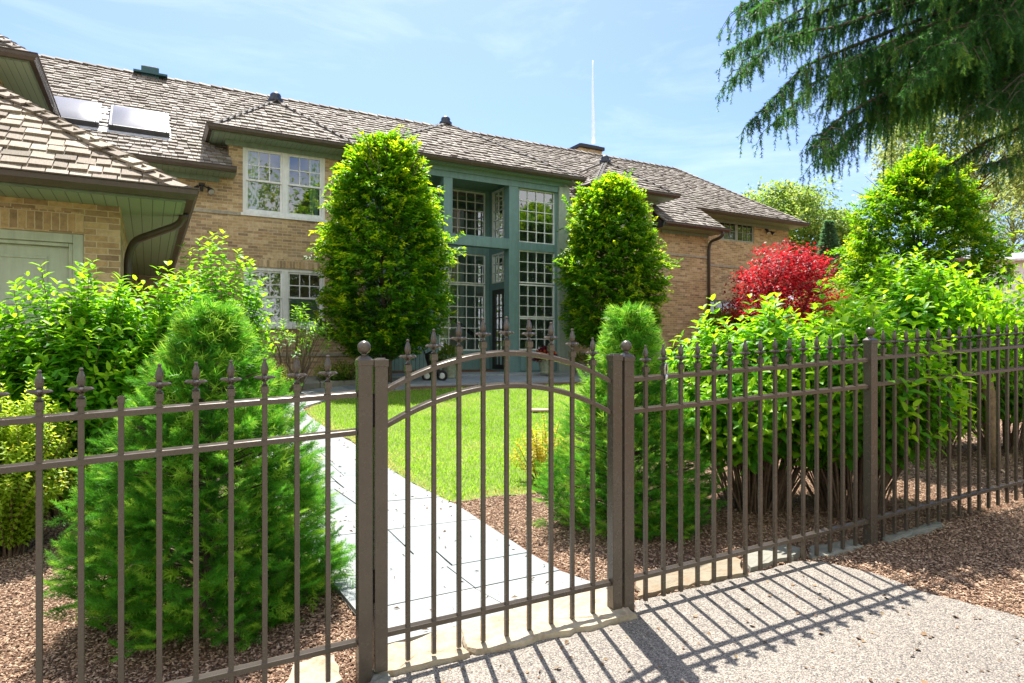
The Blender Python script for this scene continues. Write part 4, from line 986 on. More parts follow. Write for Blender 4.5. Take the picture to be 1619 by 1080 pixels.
# porch slab and paved strip in front of the door
def hpoly(pts): return [tuple(hw(a, o)[:2]) for a, o in pts]
mb = MB()
for (a0, a1, o0, o1, z0, z1) in ((1.9, 8.0, -1.15, 1.35, .3, .74),):
    for k in range(8):
        for j in range(2):
            b0, b1 = a0 + (a1 - a0) * k / 8 + .004, a0 + (a1 - a0) * (k + 1) / 8 - .004; c0, c1 = o0 + (o1 - o0) * j / 2 + .004, o0 + (o1 - o0) * (j + 1) / 2 - .004; mb.box(b0, b1, -c1, -c0, z0, z1)
pp = mb.build('porch', M['patio'], None, bevel=.006); pp.location = HP; pp.rotation_euler = (0, 0, math.atan2(DH.y, DH.x)); tag(pp, None, None, kind='structure')
mb = MB()
for k in range(14):
    for j in range(2):
        a0 = 1.2 + k * .62; o0 = 1.36 + j * .75
        q = [np.array(hw(a, o)[:2]) for a, o in ((a0, o0 + .745), (a0 + .615, o0 + .745), (a0 + .615, o0), (a0, o0))]; slab(mb, q, .05, .004)
tag(mb.build('patio', M['patio']), None, None, kind='structure')

# garage wing: lower hip roof, and the taller hip behind it -----------------
GA, GO, GZ = -2.40, 8.24, 3.03
wing = house
WG = front(GO - .62)
wall('wall', -9.0, GA - .62, -.2, GZ - .103, [(-8.2, -3.36, -.2, 2.58)], WG, .3, M['brick'], wing)
wall('wall', -(GO - .62) + .301, -.001, -.2, GZ - .103, [], lambda s, d, z: (GA - .62 - d, s, z), .3, M['brick'], wing)
mb = MB(); mb.box(-9.0, -3.36, -(GO - .62) - .007, -(GO - .62), 2.60, 2.81); mb.build('soldier_course', M['brick_soldier'], wing)
mb = MB(); y0 = -(GO - .62)
mb.box(-3.46, -3.361, y0 + .02, y0 + .12, -.2, 2.578); mb.box(-8.2, -3.461, y0 + .02, y0 + .12, 2.48, 2.579); mb.box(-3.50, -3.461, y0 + .05, y0 + .13, -.2, 2.479); mb.box(-8.2, -3.501, y0 + .05, y0 + .13, 2.44, 2.479)
mb.build('door_casing', M['door_green'], wing, bevel=.006)
mb = MB(); mb.box(-8.2, -3.501, y0 + .10, y0 + .14, -.2, 2.439)
for k in range(4):
    for j in range(4):
        a1 = -3.72 - k * 1.12; a0_ = a1 - .92; z1 = 2.30 - j * .62; z0 = z1 - .46
        mb.box(a0_ - .03, a1 + .03, y0 + .088, y0 + .0995, z0 - .03, z0); mb.box(a0_ - .03, a1 + .03, y0 + .088, y0 + .0995, z1, z1 + .03); mb.box(a0_ - .03, a0_, y0 + .088, y0 + .0995, z0, z1); mb.box(a1, a1 + .03, y0 + .088, y0 + .0995, z0, z1)
mb.build('garage_door', M['door_green'], wing, bevel=.004)
HK = 3.2; GP = .72
A, B = L3(-9.2, GO, GZ), L3(GA, GO, GZ); Tp = L3(GA - HK, GO - HK, GZ + GP * HK)
shingle_poly('wing_roof', 'shake_warm', [A, B, Tp, L3(-9.2, GO - HK, GZ + GP * HK)], seed=60, expo=.205, wmin=.12, wmax=.25, thick=.032)
shingle_poly('wing_roof', 'shake_warm', [B, L3(GA, .2, GZ), L3(GA - HK, .2, GZ + GP * HK), Tp], seed=61, expo=.205)
caps('shake_warm', B, Tp, (0, -GP, 1), (GP, 0, 1), step=.22, wd=.135, th=.024, lift=.05)
eave(-9.1, GA, GO, GZ, GO - .62, right=.25, frieze=False, ret=.619)
pipe([L3(GA + .02, GO - .75, GZ - .1), L3(GA - .02, GO - .85, GZ - .22), L3(GA - .50, GO - 1.05, GZ - .42), L3(GA - .56, GO - 1.1, GZ - .62), L3(GA - .56, GO - 1.1, .1)], r=.045)
UA, UO, UZ = -4.47, 2.72, 6.2
B2 = L3(UA, UO, UZ); T2 = L3(UA - 1.6, UO - 1.6, UZ + .8 * 1.6)
shingle_poly('wing_roof', 'shake', [L3(-9.2, UO, UZ), B2, T2, L3(-9.2, UO - 1.6, UZ + .8 * 1.6)], seed=64)
shingle_poly('wing_roof', 'shake', [B2, L3(UA, -.9, UZ), L3(UA - 1.6, -.9, UZ + .8 * 1.6), T2], seed=65)
caps('shake', B2, T2, (0, -.8, 1), (.8, 0, 1), step=.22, wd=.13, th=.024, lift=.05)
eave(-9.1, UA, UO, UZ, UO - .55, right=-.75, frieze=False, ret=.549)
wall('wall', -9.0, UA - .55, 3.0, UZ - .103, [], front(UO - .55), .3, M['brick'], wing)
wall('wall', -(UO - .55) + .301, .8, 3.0, UZ - .103, [], lambda s, d, z: (UA - .55 - d, s, z), .3, M['brick'], wing)

# ------------------------------------------------------------------ vegetation
def taper(mb_, p0, p1, r0, r1, seg=6, wob=.04, k=5, rr=random):
    p0, p1 = Vector(p0), Vector(p1); L = (p1 - p0).length; pts = []; rad = []
    for i in range(k + 1):
        t = i / k; o = Vector((rr.uniform(-1, 1), rr.uniform(-1, 1), rr.uniform(-.5, .5))) * wob * L * (0 if i in (0,) else 1)
        pts.append(p0.lerp(p1, t) + o); rad.append(r0 + (r1 - r0) * t)
    mb_.tube(pts, rad, seg); return pts

def hornbeam(x, y, h, rmax, seed, label, nspray=1500, leaf=.088, prof=None, mat='lf_hornbeam', trunks=2, name='hornbeam_tree', cat='tree', group=None, z0c=.28, leaves=22):
    r = np.random.default_rng(seed); rr = random.Random(seed); z = g(x, y)
    root = empty(name, (x, y, z)); tag(root, label, cat, group)
    t_ = MB()
    for k in range(trunks):
        a = rr.uniform(0, 6.28); o = .16 * (k > 0)
        pts = taper(t_, (o * math.cos(a), o * math.sin(a) * .4, -.1), (o * 2 * math.cos(a), o * math.sin(a), h * .8), .075 if k == 0 else .055, .015, 8, .012, 8, rr)
        for p in pts[1:]:
            for _ in range(4):
                d = Vector((rr.uniform(-1, 1), rr.uniform(-1, 1), rr.uniform(.5, 1.2))).normalized(); taper(t_, p, p + d * rmax * .95, .022, .005, 5, .03, 3, rr)
    t_.build('trunk', M['bark'], root, True)
    prof = prof or [(0, .62), (.12, .92), (.35, 1), (.6, .93), (.8, .74), (.92, .48), (1, .12)]
    pz = np.array([p[0] for p in prof]); pr = np.array([p[1] for p in prof])
    u = r.uniform(0, 1, nspray) ** .92; ang = r.uniform(0, 2 * np.pi, nspray)
    lump = 1 + .08 * np.sin(3 * ang + 5 * u + seed) + .07 * np.sin(7 * ang - 9 * u + seed) + .07 * np.sin(17 * u + 2 * ang + seed) + .04 * np.sin(31 * u + 5 * ang)
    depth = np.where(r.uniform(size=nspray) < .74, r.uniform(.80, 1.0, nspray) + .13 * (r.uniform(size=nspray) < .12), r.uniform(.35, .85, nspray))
    rad = np.interp(u, pz, pr) * rmax * lump * depth
    C = np.c_[rad * np.cos(ang), rad * np.sin(ang), z0c * h + u * h * (1 - z0c)]
    nb_ = 85; bc = C[r.integers(0, nspray, nb_)]; sel = r.uniform(size=nspray) < .16
    bi = r.integers(0, nb_, nspray); C = np.where(sel[:, None], bc[bi] + r.normal(0, 1, (nspray, 3)) * np.array([.17, .17, .12]) * (rmax / 1.4), C); ang = np.arctan2(C[:, 1], C[:, 0]); u = np.clip((C[:, 2] - z0c * h) / (h * (1 - z0c)), 0, 1)
    out = np.c_[np.cos(ang), np.sin(ang), .28 + .9 * (u > .85) + r.normal(0, .3, nspray)] + r.normal(0, .32, (nspray, 3)); out = nmz(out)
    Ls = r.uniform(.28, .52, nspray) * (rmax / 1.5) ** .5
    base = C - out * Ls[:, None] * .75
    k = leaves; t = (np.arange(k)[None] + r.uniform(0, 1, (nspray, k))) / k
    sideS = np.where(np.arange(k)[None] % 2 == 0, 1, -1) * np.ones((nspray, k))
    nrm = nmz(np.c_[r.normal(0, .35, (nspray, 2)), np.ones(nspray)])
    lat = nmz(np.cross(nrm, out))
    Pp = base[:, None] + out[:, None] * (t * Ls[:, None])[..., None]; Pp[..., 2] -= .12 * (t ** 2) * Ls[:, None]
    Aa = out[:, None] * (.55 + .4 * t[..., None]) + lat[:, None] * (sideS * (1 - .55 * t))[..., None]; Aa[..., 2] -= .25
    Pp = Pp.reshape(-1, 3) + r.normal(0, .018, (nspray * k, 3)); Aa = Aa.reshape(-1, 3) + r.normal(0, .2, (nspray * k, 3)); Nl = np.repeat(nrm, k, 0) + r.normal(0, .3, (nspray * k, 3))
    L = leaf * r.uniform(.6, 1.25, len(Pp))
    st = r.uniform(.0, .62, nspray) + .30 * (depth > .9) * r.uniform(0, 1, nspray) + .15 * u  # upper and outer sprays toned lighter: sunlit crown painted into leaf colour
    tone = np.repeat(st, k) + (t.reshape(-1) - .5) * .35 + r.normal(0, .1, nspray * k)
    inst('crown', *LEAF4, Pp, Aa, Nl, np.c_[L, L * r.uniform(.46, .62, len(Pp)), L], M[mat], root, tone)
    return root
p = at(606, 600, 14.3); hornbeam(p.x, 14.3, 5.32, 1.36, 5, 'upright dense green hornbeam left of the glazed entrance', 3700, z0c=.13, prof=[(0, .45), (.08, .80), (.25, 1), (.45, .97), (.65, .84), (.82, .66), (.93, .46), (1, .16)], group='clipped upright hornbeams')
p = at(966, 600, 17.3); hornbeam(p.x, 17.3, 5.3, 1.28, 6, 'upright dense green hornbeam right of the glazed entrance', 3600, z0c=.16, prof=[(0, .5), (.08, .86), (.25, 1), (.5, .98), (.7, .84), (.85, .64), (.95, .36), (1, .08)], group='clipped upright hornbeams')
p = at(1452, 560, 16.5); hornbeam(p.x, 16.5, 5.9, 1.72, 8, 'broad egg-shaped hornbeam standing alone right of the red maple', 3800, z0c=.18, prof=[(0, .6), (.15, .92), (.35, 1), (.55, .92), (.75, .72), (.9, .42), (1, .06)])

def maple(x, y, h, rmax, seed, label):
    r = np.random.default_rng(seed); rr = random.Random(seed); z = g(x, y); root = empty('red_maple', (x, y, z)); tag(root, label, 'tree')
    t_ = MB()
    for k in range(5):
        a = k * 1.26; q = Vector((.5 * rmax * math.cos(a), .5 * rmax * math.sin(a), h * .55)); taper(t_, (0, 0, -.1), q, .07, .03, 7, .04, 5, rr)
        for _ in range(5): taper(t_, q, q + Vector((rr.uniform(-1, 1), rr.uniform(-1, 1), rr.uniform(.1, .8))) * rmax * .6, .025, .006, 5, .04, 4, rr)
    t_.build('trunk', M['bark'], root, True)
    ns_ = 760; ang = r.uniform(0, 2 * np.pi, ns_); q = np.sqrt(r.uniform(0, 1, ns_)); lay = np.floor(r.uniform(0, 5, ns_)) / 5
    rad = q * rmax * (1.08 - .62 * lay ** 1.6) * (1 + .1 * np.sin(5 * ang + 3 * lay * 7)); zz = h * (.34 + .62 * lay + .05 * r.normal(size=ns_)) - .16 * h * q ** 2 + .02 * np.sin(9 * ang)
    C = np.c_[rad * np.cos(ang), rad * np.sin(ang), zz]; k = 26
    P = np.repeat(C, k, 0) + r.normal(0, 1, (ns_ * k, 3)) * np.array([.21, .21, .045]); P[:, 2] -= .25 * (P[:, 0] ** 2 + P[:, 1] ** 2 > (rmax * .9) ** 2) * r.uniform(0, .6, len(P))
    A = np.c_[P[:, :2] / rmax * 1.1, -.35 * np.ones(len(P))] + r.normal(0, .5, P.shape); L = r.uniform(.06, .11, len(P))
    inst('crown', *MAPLE, P, A, np.c_[r.normal(0, .4, (len(P), 2)), np.ones(len(P))], np.c_[L, L, L], M['lf_maple'], root)
p = at(1242, 520, 20.5); maple(p.x, 20.5, 4.5, 1.9, 9, 'spreading red Japanese maple before the right end of the house')

DRY = []
for q in range(3):
    r = np.random.default_rng(200 + q); Pd = np.clip(r.normal(0, 1, (90, 3)), -1.6, 1.6) * np.array([.020, .020, .030]); n = 90
    o_ = inst('dried_flower', *LEAF4, Pd, rdir(n, r), rdir(n, r), np.c_[r.uniform(.014, .026, n), r.uniform(.012, .022, n), np.ones(n) * .02], M['dry']); DRY.append(o_.data); bpy.data.objects.remove(o_)
def shrub(x, y, rx, ry, h, seed, label, stems=240, leaf=.11, mat='lf_hydrangea', first=.42, name='hydrangea_bush', cat='shrub', pairs=9, gap=.062, width=.52, tpl=LEAF8, dome=.8, dry=0, group=None, lean=(0, 0), base=.28, z=None, hi=1.0):
    r = np.random.default_rng(seed); rr = random.Random(seed); z = g(x, y) if z is None else z; root = empty(name, (x, y, z)); tag(root, label, cat, group)
    sm = MB(); P = []; A = []; Nn = []; S = []; dryP = []; TT = []
    for i in range(stems):
        a = rr.uniform(0, 6.283); q = math.sqrt(rr.random()); b = Vector((base * rx * q * math.cos(a), base * ry * q * math.sin(a), 0))
        q2 = max(.02, min(1., q + rr.uniform(-.12, .12))); a2 = a + rr.uniform(-.35, .35); k2 = rr.uniform(.72, 1.0)
        top = Vector((rx * q2 * math.cos(a2) + lean[0], ry * q2 * math.sin(a2) + lean[1], h * ((1 - dome * .62 * q2 ** 2.2) * k2 * (1 + .08 * math.sin(3 * a2 + seed)) * hi)))
        mid = b.lerp(top, .5) + Vector((rr.uniform(-.08, .08) - top.x * .15, rr.uniform(-.08, .08) - top.y * .15, h * .08))
        path = [b * (1 - t) ** 2 + mid * 2 * t * (1 - t) + top * t * t for t in np.linspace(0, 1, 7)]
        if i % 4 == 0 or stems < 60: sm.tube(path, list(np.linspace(.008, .0028, 7)) if h > .8 else list(np.linspace(.005, .002, 7)), 4)
        Lp = sum((path[j + 1] - path[j]).length for j in range(6)); n = min(pairs, int(Lp * (1 - first) / gap))
        roll = rr.uniform(0, 3.14); st_ = rr.uniform(.05, .6)
        for j in range(n + 1):
            t = 1 - j * gap / Lp
            if t < first: break
            p_ = b * (1 - t) ** 2 + mid * 2 * t * (1 - t) + top * t * t; d = ((mid - b) * (1 - t) + (top - mid) * t).normalized()
            s1 = d.cross(Vector((math.cos(roll), math.sin(roll), .2))).normalized(); s1 = Matrix.Rotation(j * 1.5708 + rr.uniform(-.3, .3), 3, d) @ s1
            for sgn in (1, -1):
                ax = s1 * sgn + d * (.95 - .65 * min(1, j / 4)) + Vector((0, 0, -.12 - .02 * j)); P.append(p_); A.append(ax); Nn.append(d * 1.0 + Vector((rr.uniform(-.35, .35), rr.uniform(-.35, .35), .6)))
                L = leaf * rr.uniform(.72, 1.15) * (.78 + .22 * min(1, j / 2.)); S.append((L, L * width * rr.uniform(.85, 1.15), L)); TT.append(st_ + .4 * max(0, 1 - j / 3.) + rr.uniform(-.12, .12))
        if dry and rr.random() < dry: dryP.append(path[4 if rr.random() < .5 else 5] + Vector((rr.uniform(-.1, .1), rr.uniform(-.1, .1), 0)))
    sm.build('stems', M['stem'], root)
    inst('foliage', *tpl, np.array([tuple(v) for v in P]), np.array([tuple(v) for v in A]), np.array([tuple(v) for v in Nn]), np.array(S), M[mat], root, np.array(TT))
    if dryP:
        for q in dryP[:60]:
            o_ = bpy.data.objects.new('dried_flower', DRY[rr.randrange(3)]); COL.objects.link(o_); o_.parent = root; o_.location = q; o_.rotation_euler = (rr.uniform(-.5, .5), rr.uniform(-.5, .5), rr.uniform(0, 6.28)); o_.scale = (rr.uniform(.75, 1.2),) * 3
    return root
HG = 'big leafy hydrangeas behind the right fence'
def fp_(n, off): return fpt(n, off)
def SH(px, Y): return ((px - HX) / F * Y, Y)
x, y = SH(1195, 5.05); shrub(x, y, .84, .72, 1.60, 31, 'bright green hydrangea directly right of the small spruce', 520, leaf=.100, group=HG, dry=.13, first=.46, pairs=9)
x, y = SH(1340, 4.98); shrub(x, y, .80, .66, 1.62, 32, 'bright green hydrangea crowding the ball-topped far post', 520, leaf=.100, group=HG, dry=.13, first=.46, pairs=9)
x, y = SH(1450, 6.7); shrub(x, y, 1.0, .9, 2.12, 33, 'tallest hydrangea, rising well behind the far post', 480, leaf=.108, group=HG, dry=.05, first=.26, pairs=16)
x, y = SH(1592, 6.9); shrub(x, y, .85, .8, 1.50, 34, 'loose leafy hydrangea at the right edge of the photo', 240, leaf=.108, group=HG, dry=.08, first=.42, pairs=10)
x, y = fpt(18.9, .40); shrub(x, y, .66, .34, 1.50, 35, 'arching hydrangea whose leaves hang over and poke through the pickets', 130, leaf=.115, group=HG, dry=.08, first=.48, pairs=8, lean=(.02, -.17), dome=.5)
LG = 'leafy shrubs before the garage'
p = at(115, 560, 5.35); shrub(p.x, 5.35, 1.12, .62, 2.0, 41, 'green broad-leaved shrub in front of the garage door', 620, leaf=.105, mat='lf_left', first=.24, pairs=15, gap=.055, width=.46, name='lilac_bush', group=LG)
p = at(262, 560, 5.6); shrub(p.x, 5.6, .9, .65, 1.95, 42, 'green broad-leaved shrub between garage corner and big spruce', 520, leaf=.10, mat='lf_left', first=.24, pairs=15, gap=.055, width=.46, name='lilac_bush', group=LG)
p = at(338, 480, 7.2); shrub(p.x, 7.2, .62, .6, 2.42, 43, 'tall thin yellow-green shrub behind the garage downspout', 190, leaf=.098, mat='lf_left', first=.45, pairs=15, gap=.07, width=.55, name='tall_shrub', dome=.5)
p = at(4, 700, 4.5); shrub(p.x, 4.5, .52, .45, 1.22, 44, 'yellow-green spirea at the left edge of the photo', 420, leaf=.042, mat='lf_spirea', first=.15, pairs=26, gap=.026, width=.5, tpl=LEAF4, name='spirea_bush')
p = G(862, 775); shrub(p[0], p[1] + .25, .34, .30, .58, 45, 'small golden-yellow shrub at the lawn edge beside the small spruce', 110, leaf=.032, mat='lf_gold', first=.2, pairs=16, gap=.026, width=.55, tpl=LEAF4, name='golden_shrub')
# bare-stemmed shrub under the window and the low planting along the house
p = at(466, 585, 12.2); shrub(p.x, 12.2, .72, .6, 1.62, 46, 'open bare-stemmed shrub with leafy tips below the ground-floor window', 46, leaf=.12, mat='lf_left', first=.80, pairs=4, gap=.05, width=.36, name='rhododendron', dome=.5, base=.12)
tb = MB()
for k in range(5): taper(tb, (p.x + .03 * k - .06, 12.2, g(p.x, 12.2) - .05), (p.x + (-.35 + .17 * k), 12.2 + .1 * (k % 2), g(p.x, 12.2) + 1.0), .03, .012, 6, .05, 5, random)
tbo = tb.build('branches', M['bark'], None, True); tbo.parent = bpy.data.objects['rhododendron']; tbo.location = -Vector(bpy.data.objects['rhododendron'].location)
BG_ = 'low shrubs in the house bed'
p = at(430, 600, 11.9); shrub(p.x, 11.9, .42, .35, .62, 47, 'small yellow-tipped shrub just right of the big spruce top', 90, leaf=.05, mat='lf_spirea', first=.1, pairs=14, gap=.035, tpl=LEAF4, name='low_shrub', group=BG_)
p = at(535, 600, 13.8); shrub(p.x, 13.8, .55, .45, .55, 48, 'low dark green shrub left of the gate hinge post', 110, leaf=.07, mat='lf_box', first=.1, pairs=12, gap=.045, tpl=LEAF4, name='low_shrub', group=BG_)
p = at(1075, 560, 18.2); shrub(p.x, 18.2, .7, .5, 1.1, 49, 'dark green shrub against the brick wall right of the second hornbeam', 120, leaf=.08, mat='lf_box', first=.1, pairs=14, gap=.06, tpl=LEAF4, name='low_shrub', group=BG_)

# dwarf spruces with needle shoots -----------------------------------------
TD = tuft(26, .62, .017, 3)
def dwarf_spruce(x, y, h, rmax, seed, label, prof, nclump=420, per=42, shoot=.055, lumps=(), asp=1.0):
    r = np.random.default_rng(seed); z = g(x, y); root = empty('dwarf_spruce', (x, y, z)); tag(root, label, 'conifer', 'dwarf conical spruces')
    t_ = MB(); t_.tube([(0, 0, -.05), (0, 0, h * .9)], [.045, .008], 7)
    rr = random.Random(seed)
    for k in range(150):
        zz = h * rr.uniform(.05, .9); a = rr.uniform(0, 6.28); rd = np.interp(zz / h, [q[0] for q in prof], [q[1] for q in prof]) * rmax * .85
        t_.tube([(0, 0, zz), (rd * math.cos(a), rd * math.sin(a), zz + rd * .35)], [.011, .003], 4)
    t_.build('trunk', M['bark'], root)
    pz = np.array([q[0] for q in prof]); pr = np.array([q[1] for q in prof])
    # clump centres, weighted by circumference
    uu = r.uniform(0, 1, nclump * 6); keep = r.uniform(size=len(uu)) < np.interp(uu, pz, pr) + .08; u = uu[keep][:nclump]; n = len(u)
    ang = r.uniform(0, 2 * np.pi, n); rad = np.interp(u, pz, pr) * rmax * r.uniform(.80, 1.04, n) * (1 + .06 * np.sin(2 * ang + seed) + .05 * np.sin(5 * ang + 8 * u))
    for (la, lu, lr) in lumps: rad *= 1 + lr * np.exp(-((np.angle(np.exp(1j * (ang - la)))) / .5) ** 2 - ((u - lu) / .16) ** 2)
    C = np.c_[rad * np.cos(ang), rad * np.sin(ang) * asp, .03 + u * (h - .06)]
    od = nmz(np.c_[np.cos(ang), np.sin(ang), .30 + 1.1 * u ** 2]); cs = r.uniform(.045, .115, n) * (rmax / .65) ** .5 * (1 - .45 * u)
    D = nmz(np.repeat(od, per, 0) * .9 + r.normal(0, .62, (n * per, 3)))
    nf_ = 13; fans = 3; m_ = n * fans; Cf = np.repeat(C, fans, 0); of = nmz(np.repeat(od, fans, 0) + r.normal(0, .38, (m_, 3)) + np.array([0, 0, .10])); csf = np.repeat(cs, fans)
    nrm = nmz(np.c_[r.normal(0, .45, (m_, 2)), np.ones(m_)]); lat = nmz(np.cross(nrm, of)); FLn = shoot * r.uniform(1.35, 2.3, m_) * (1 - .35 * np.repeat(u, fans))
    start = Cf + r.normal(0, 1, (m_, 3)) * csf[:, None] * .55 - of * FLn[:, None] * .35
    tt = np.r_[np.repeat(np.linspace(.1, .92, 6), 2), 1.0][None] * np.ones((m_, 1)); sg = np.r_[np.tile([1, -1], 6), 0][None]
    Pp = (start[:, None] + of[:, None] * (tt * FLn[:, None])[..., None]).reshape(-1, 3)
    Dd = nmz((of[:, None] * (.62 + .38 * tt[..., None]) + lat[:, None] * (sg * (.92 - .35 * tt))[..., None]).reshape(-1, 3) + r.normal(0, .1, (m_ * nf_, 3)))
    L = (FLn[:, None] * (.62 - .26 * tt)).reshape(-1) * r.uniform(.85, 1.15, m_ * nf_); Pp[:, 2] = np.maximum(Pp[:, 2], .02)
    ct_ = np.repeat(np.repeat(r.uniform(-.05, .5, n), fans) + r.normal(0, .12, m_), nf_) + (.30 * tt * (r.uniform(size=(m_, 1)) < .7)).reshape(-1) + r.normal(0, .06, m_ * nf_)
    inst('foliage', *TD, Pp, Dd, rdir(len(Pp), r), L, M['nd_dwarf'], root, ct_)
    # darker inner fill so that the heart of the bush is closed
    m_ = 1500; u = r.uniform(0, .97, m_); a = r.uniform(0, 6.283, m_); q = np.interp(u, pz, pr) * rmax * r.uniform(.35, .8, m_)
    Pi = np.c_[q * np.cos(a), q * np.sin(a) * asp, u * h]
    inst('inner_foliage', *TD, Pi, np.c_[np.cos(a), np.sin(a), .3 * np.ones(m_)], rdir(m_, r), .15 * np.ones(m_), M['nd_dwarf'], root)
    return root
p = at(334, 700, 3.55)
dwarf_spruce(p.x, 3.55, 1.64, .585, 51, 'large cone-shaped dwarf spruce left of the gate', [(0, .85), (.08, 1.0), (.15, 1), (.32, .91), (.52, .77), (.7, .56), (.8, .37), (.88, .21), (.95, .09), (1, .01)], 820, 42, .060, lumps=((2.6, .65, .14), (.2, .7, .1)))
p = at(994, 700, 4.72)
dwarf_spruce(p.x, 4.72, 1.58, .545, 52, 'small cone-shaped dwarf spruce behind the gate latch post', [(0, .8), (.12, 1.0), (.25, .92), (.4, .78), (.6, .55), (.75, .36), (.88, .18), (.96, .07), (1, .01)], 620, 40, .048, lumps=((3.5, .22, .22),))

# big drooping spruce, upper right ------------------------------------------
TS = tuft(20, .85, .032, 5)
spr = empty('norway_spruce', (9.6, 10.4, g(9.6, 10.4))); tag(spr, 'huge dark spruce with drooping branches filling the upper right corner', 'conifer')
SO = Vector(spr.location); rr = random.Random(77); r = np.random.default_rng(78)
tk = MB(); tk.tube([(0, 0, -.2), (.05, 0, 3), (0, .05, 7), (0, 0, 14)], [.36, .30, .22, .05], 12); tk.build('trunk', M['bark'], spr, True)
limbs = [  # pixel polyline of each limb from the trunk out to its tip, distance at the tip, twig length
    ([(1800, -180), (1560, -60), (1330, 10), (1215, 45), (1150, 82)], 9.2, .48), ([(1800, -260), (1500, -110), (1300, -50), (1170, 10)], 8.8, .45), ([(1800, -180), (1560, -10), (1380, 60), (1270, 105), (1190, 190)], 8.6, .58),
    ([(1790, -40), (1560, 70), (1430, 130), (1330, 185), (1285, 232)], 8.2, .58), ([(1790, -60), (1540, 20), (1420, 70), (1340, 120)], 9.8, .55), ([(1790, -80), (1600, 10), (1520, 50), (1440, 110), (1380, 175)], 9.0, .55),
    ([(1790, 0), (1620, 60), (1540, 105), (1470, 150), (1400, 190)], 10.4, .62), ([(1790, -160), (1560, -40), (1440, -10), (1340, 30)], 10.6, .55), ([(1790, -100), (1620, -20), (1560, 20), (1500, 70)], 8.0, .75),
    ([(1790, 40), (1640, 100), (1580, 130), (1520, 165)], 9.5, .6), ([(1790, -250), (1540, -140), (1400, -80), (1280, -20)], 10.0, .5), ([(1790, -200), (1640, -100), (1560, -50), (1460, 0)], 8.6, .7),
    ([(1800, 100), (1700, 170), (1640, 190), (1560, 225), (1500, 262)], 9.8, .30), ([(1800, 60), (1720, 110), (1660, 130), (1605, 165)], 8.4, .6), ([(1790, -300), (1620, -150), (1500, -90), (1390, -40)], 8.2, .6), ([(1780, -120), (1660, -50), (1610, -20), (1570, 30)], 9.2, .7),
    ([(1800, -560), (1560, -360), (1380, -250), (1290, -150)], 6.6, .55), ([(1800, -640), (1560, -420), (1400, -320), (1325, -230)], 6.4, .55), ([(1800, -560), (1500, -330), (1250, -190), (1075, -120)], 6.8, .5), ([(1800, -620), (1500, -380), (1280, -240), (1135, -170)], 6.6, .5), ([(1800, -540), (1500, -320), (1300, -200), (1195, -130)], 7.0, .5), ([(1800, -640), (1500, -420), (1320, -280), (1235, -210)], 6.7, .5), ([(1800, -700), (1480, -450), (1230, -300), (1060, -220)], 6.9, .5), ([(1790, -20), (1560, 90), (1430, 150), (1350, 205), (1305, 245)], 8.6, .6), ([(1790, -140), (1500, -20), (1330, 40), (1230, 60), (1165, 120)], 8.4, .5), ([(1790, -180), (1460, -60), (1290, 0), (1195, 60)], 9.4, .55), ([(1790, -220), (1440, -90), (1270, -30), (1190, 20)], 8.2, .5), ([(1790, -90), (1520, 30), (1380, 90), (1290, 130), (1230, 190)], 9.3, .5), ([(1790, -200), (1460, -70), (1330, -10), (1255, 60)], 10, .55), ([(1800, 120), (1690, 210), (1630, 240), (1560, 262)], 9.0, .28), ([(1790, -330), (1560, -190), (1420, -120), (1320, -70)], 9.0, .45), ([(1790, -30), (1600, 40), (1480, 95), (1400, 130)], 8.8, .5), ([(1790, -70), (1600, 20), (1500, 60), (1450, 120)], 11.0, .7)]  # first entries here: unseen boughs above the view, added to shade the mulch
bot = lambda px_: float(np.interp(px_, [1150, 1190, 1240, 1280, 1330, 1370, 1420, 1480, 1550, 1619], [90, 170, 110, 220, 185, 165, 205, 225, 215, 190]))
for k in range(26):
    ex = rr.uniform(1290, 1640); ey = rr.uniform(-110, bot(ex) - 25); sy = ey - rr.uniform(90, 200)
    limbs.append(([(1800, sy - 40), (ex + (1800 - ex) * .55, sy + (ey - sy) * .35 - 15), (ex + (1800 - ex) * .22, sy + (ey - sy) * .68), (ex, ey)], rr.uniform(7.8, 11.2), rr.uniform(.5, .95)))
lb = MB(); Ps, Ds, Ls, Ts = [], [], [], []
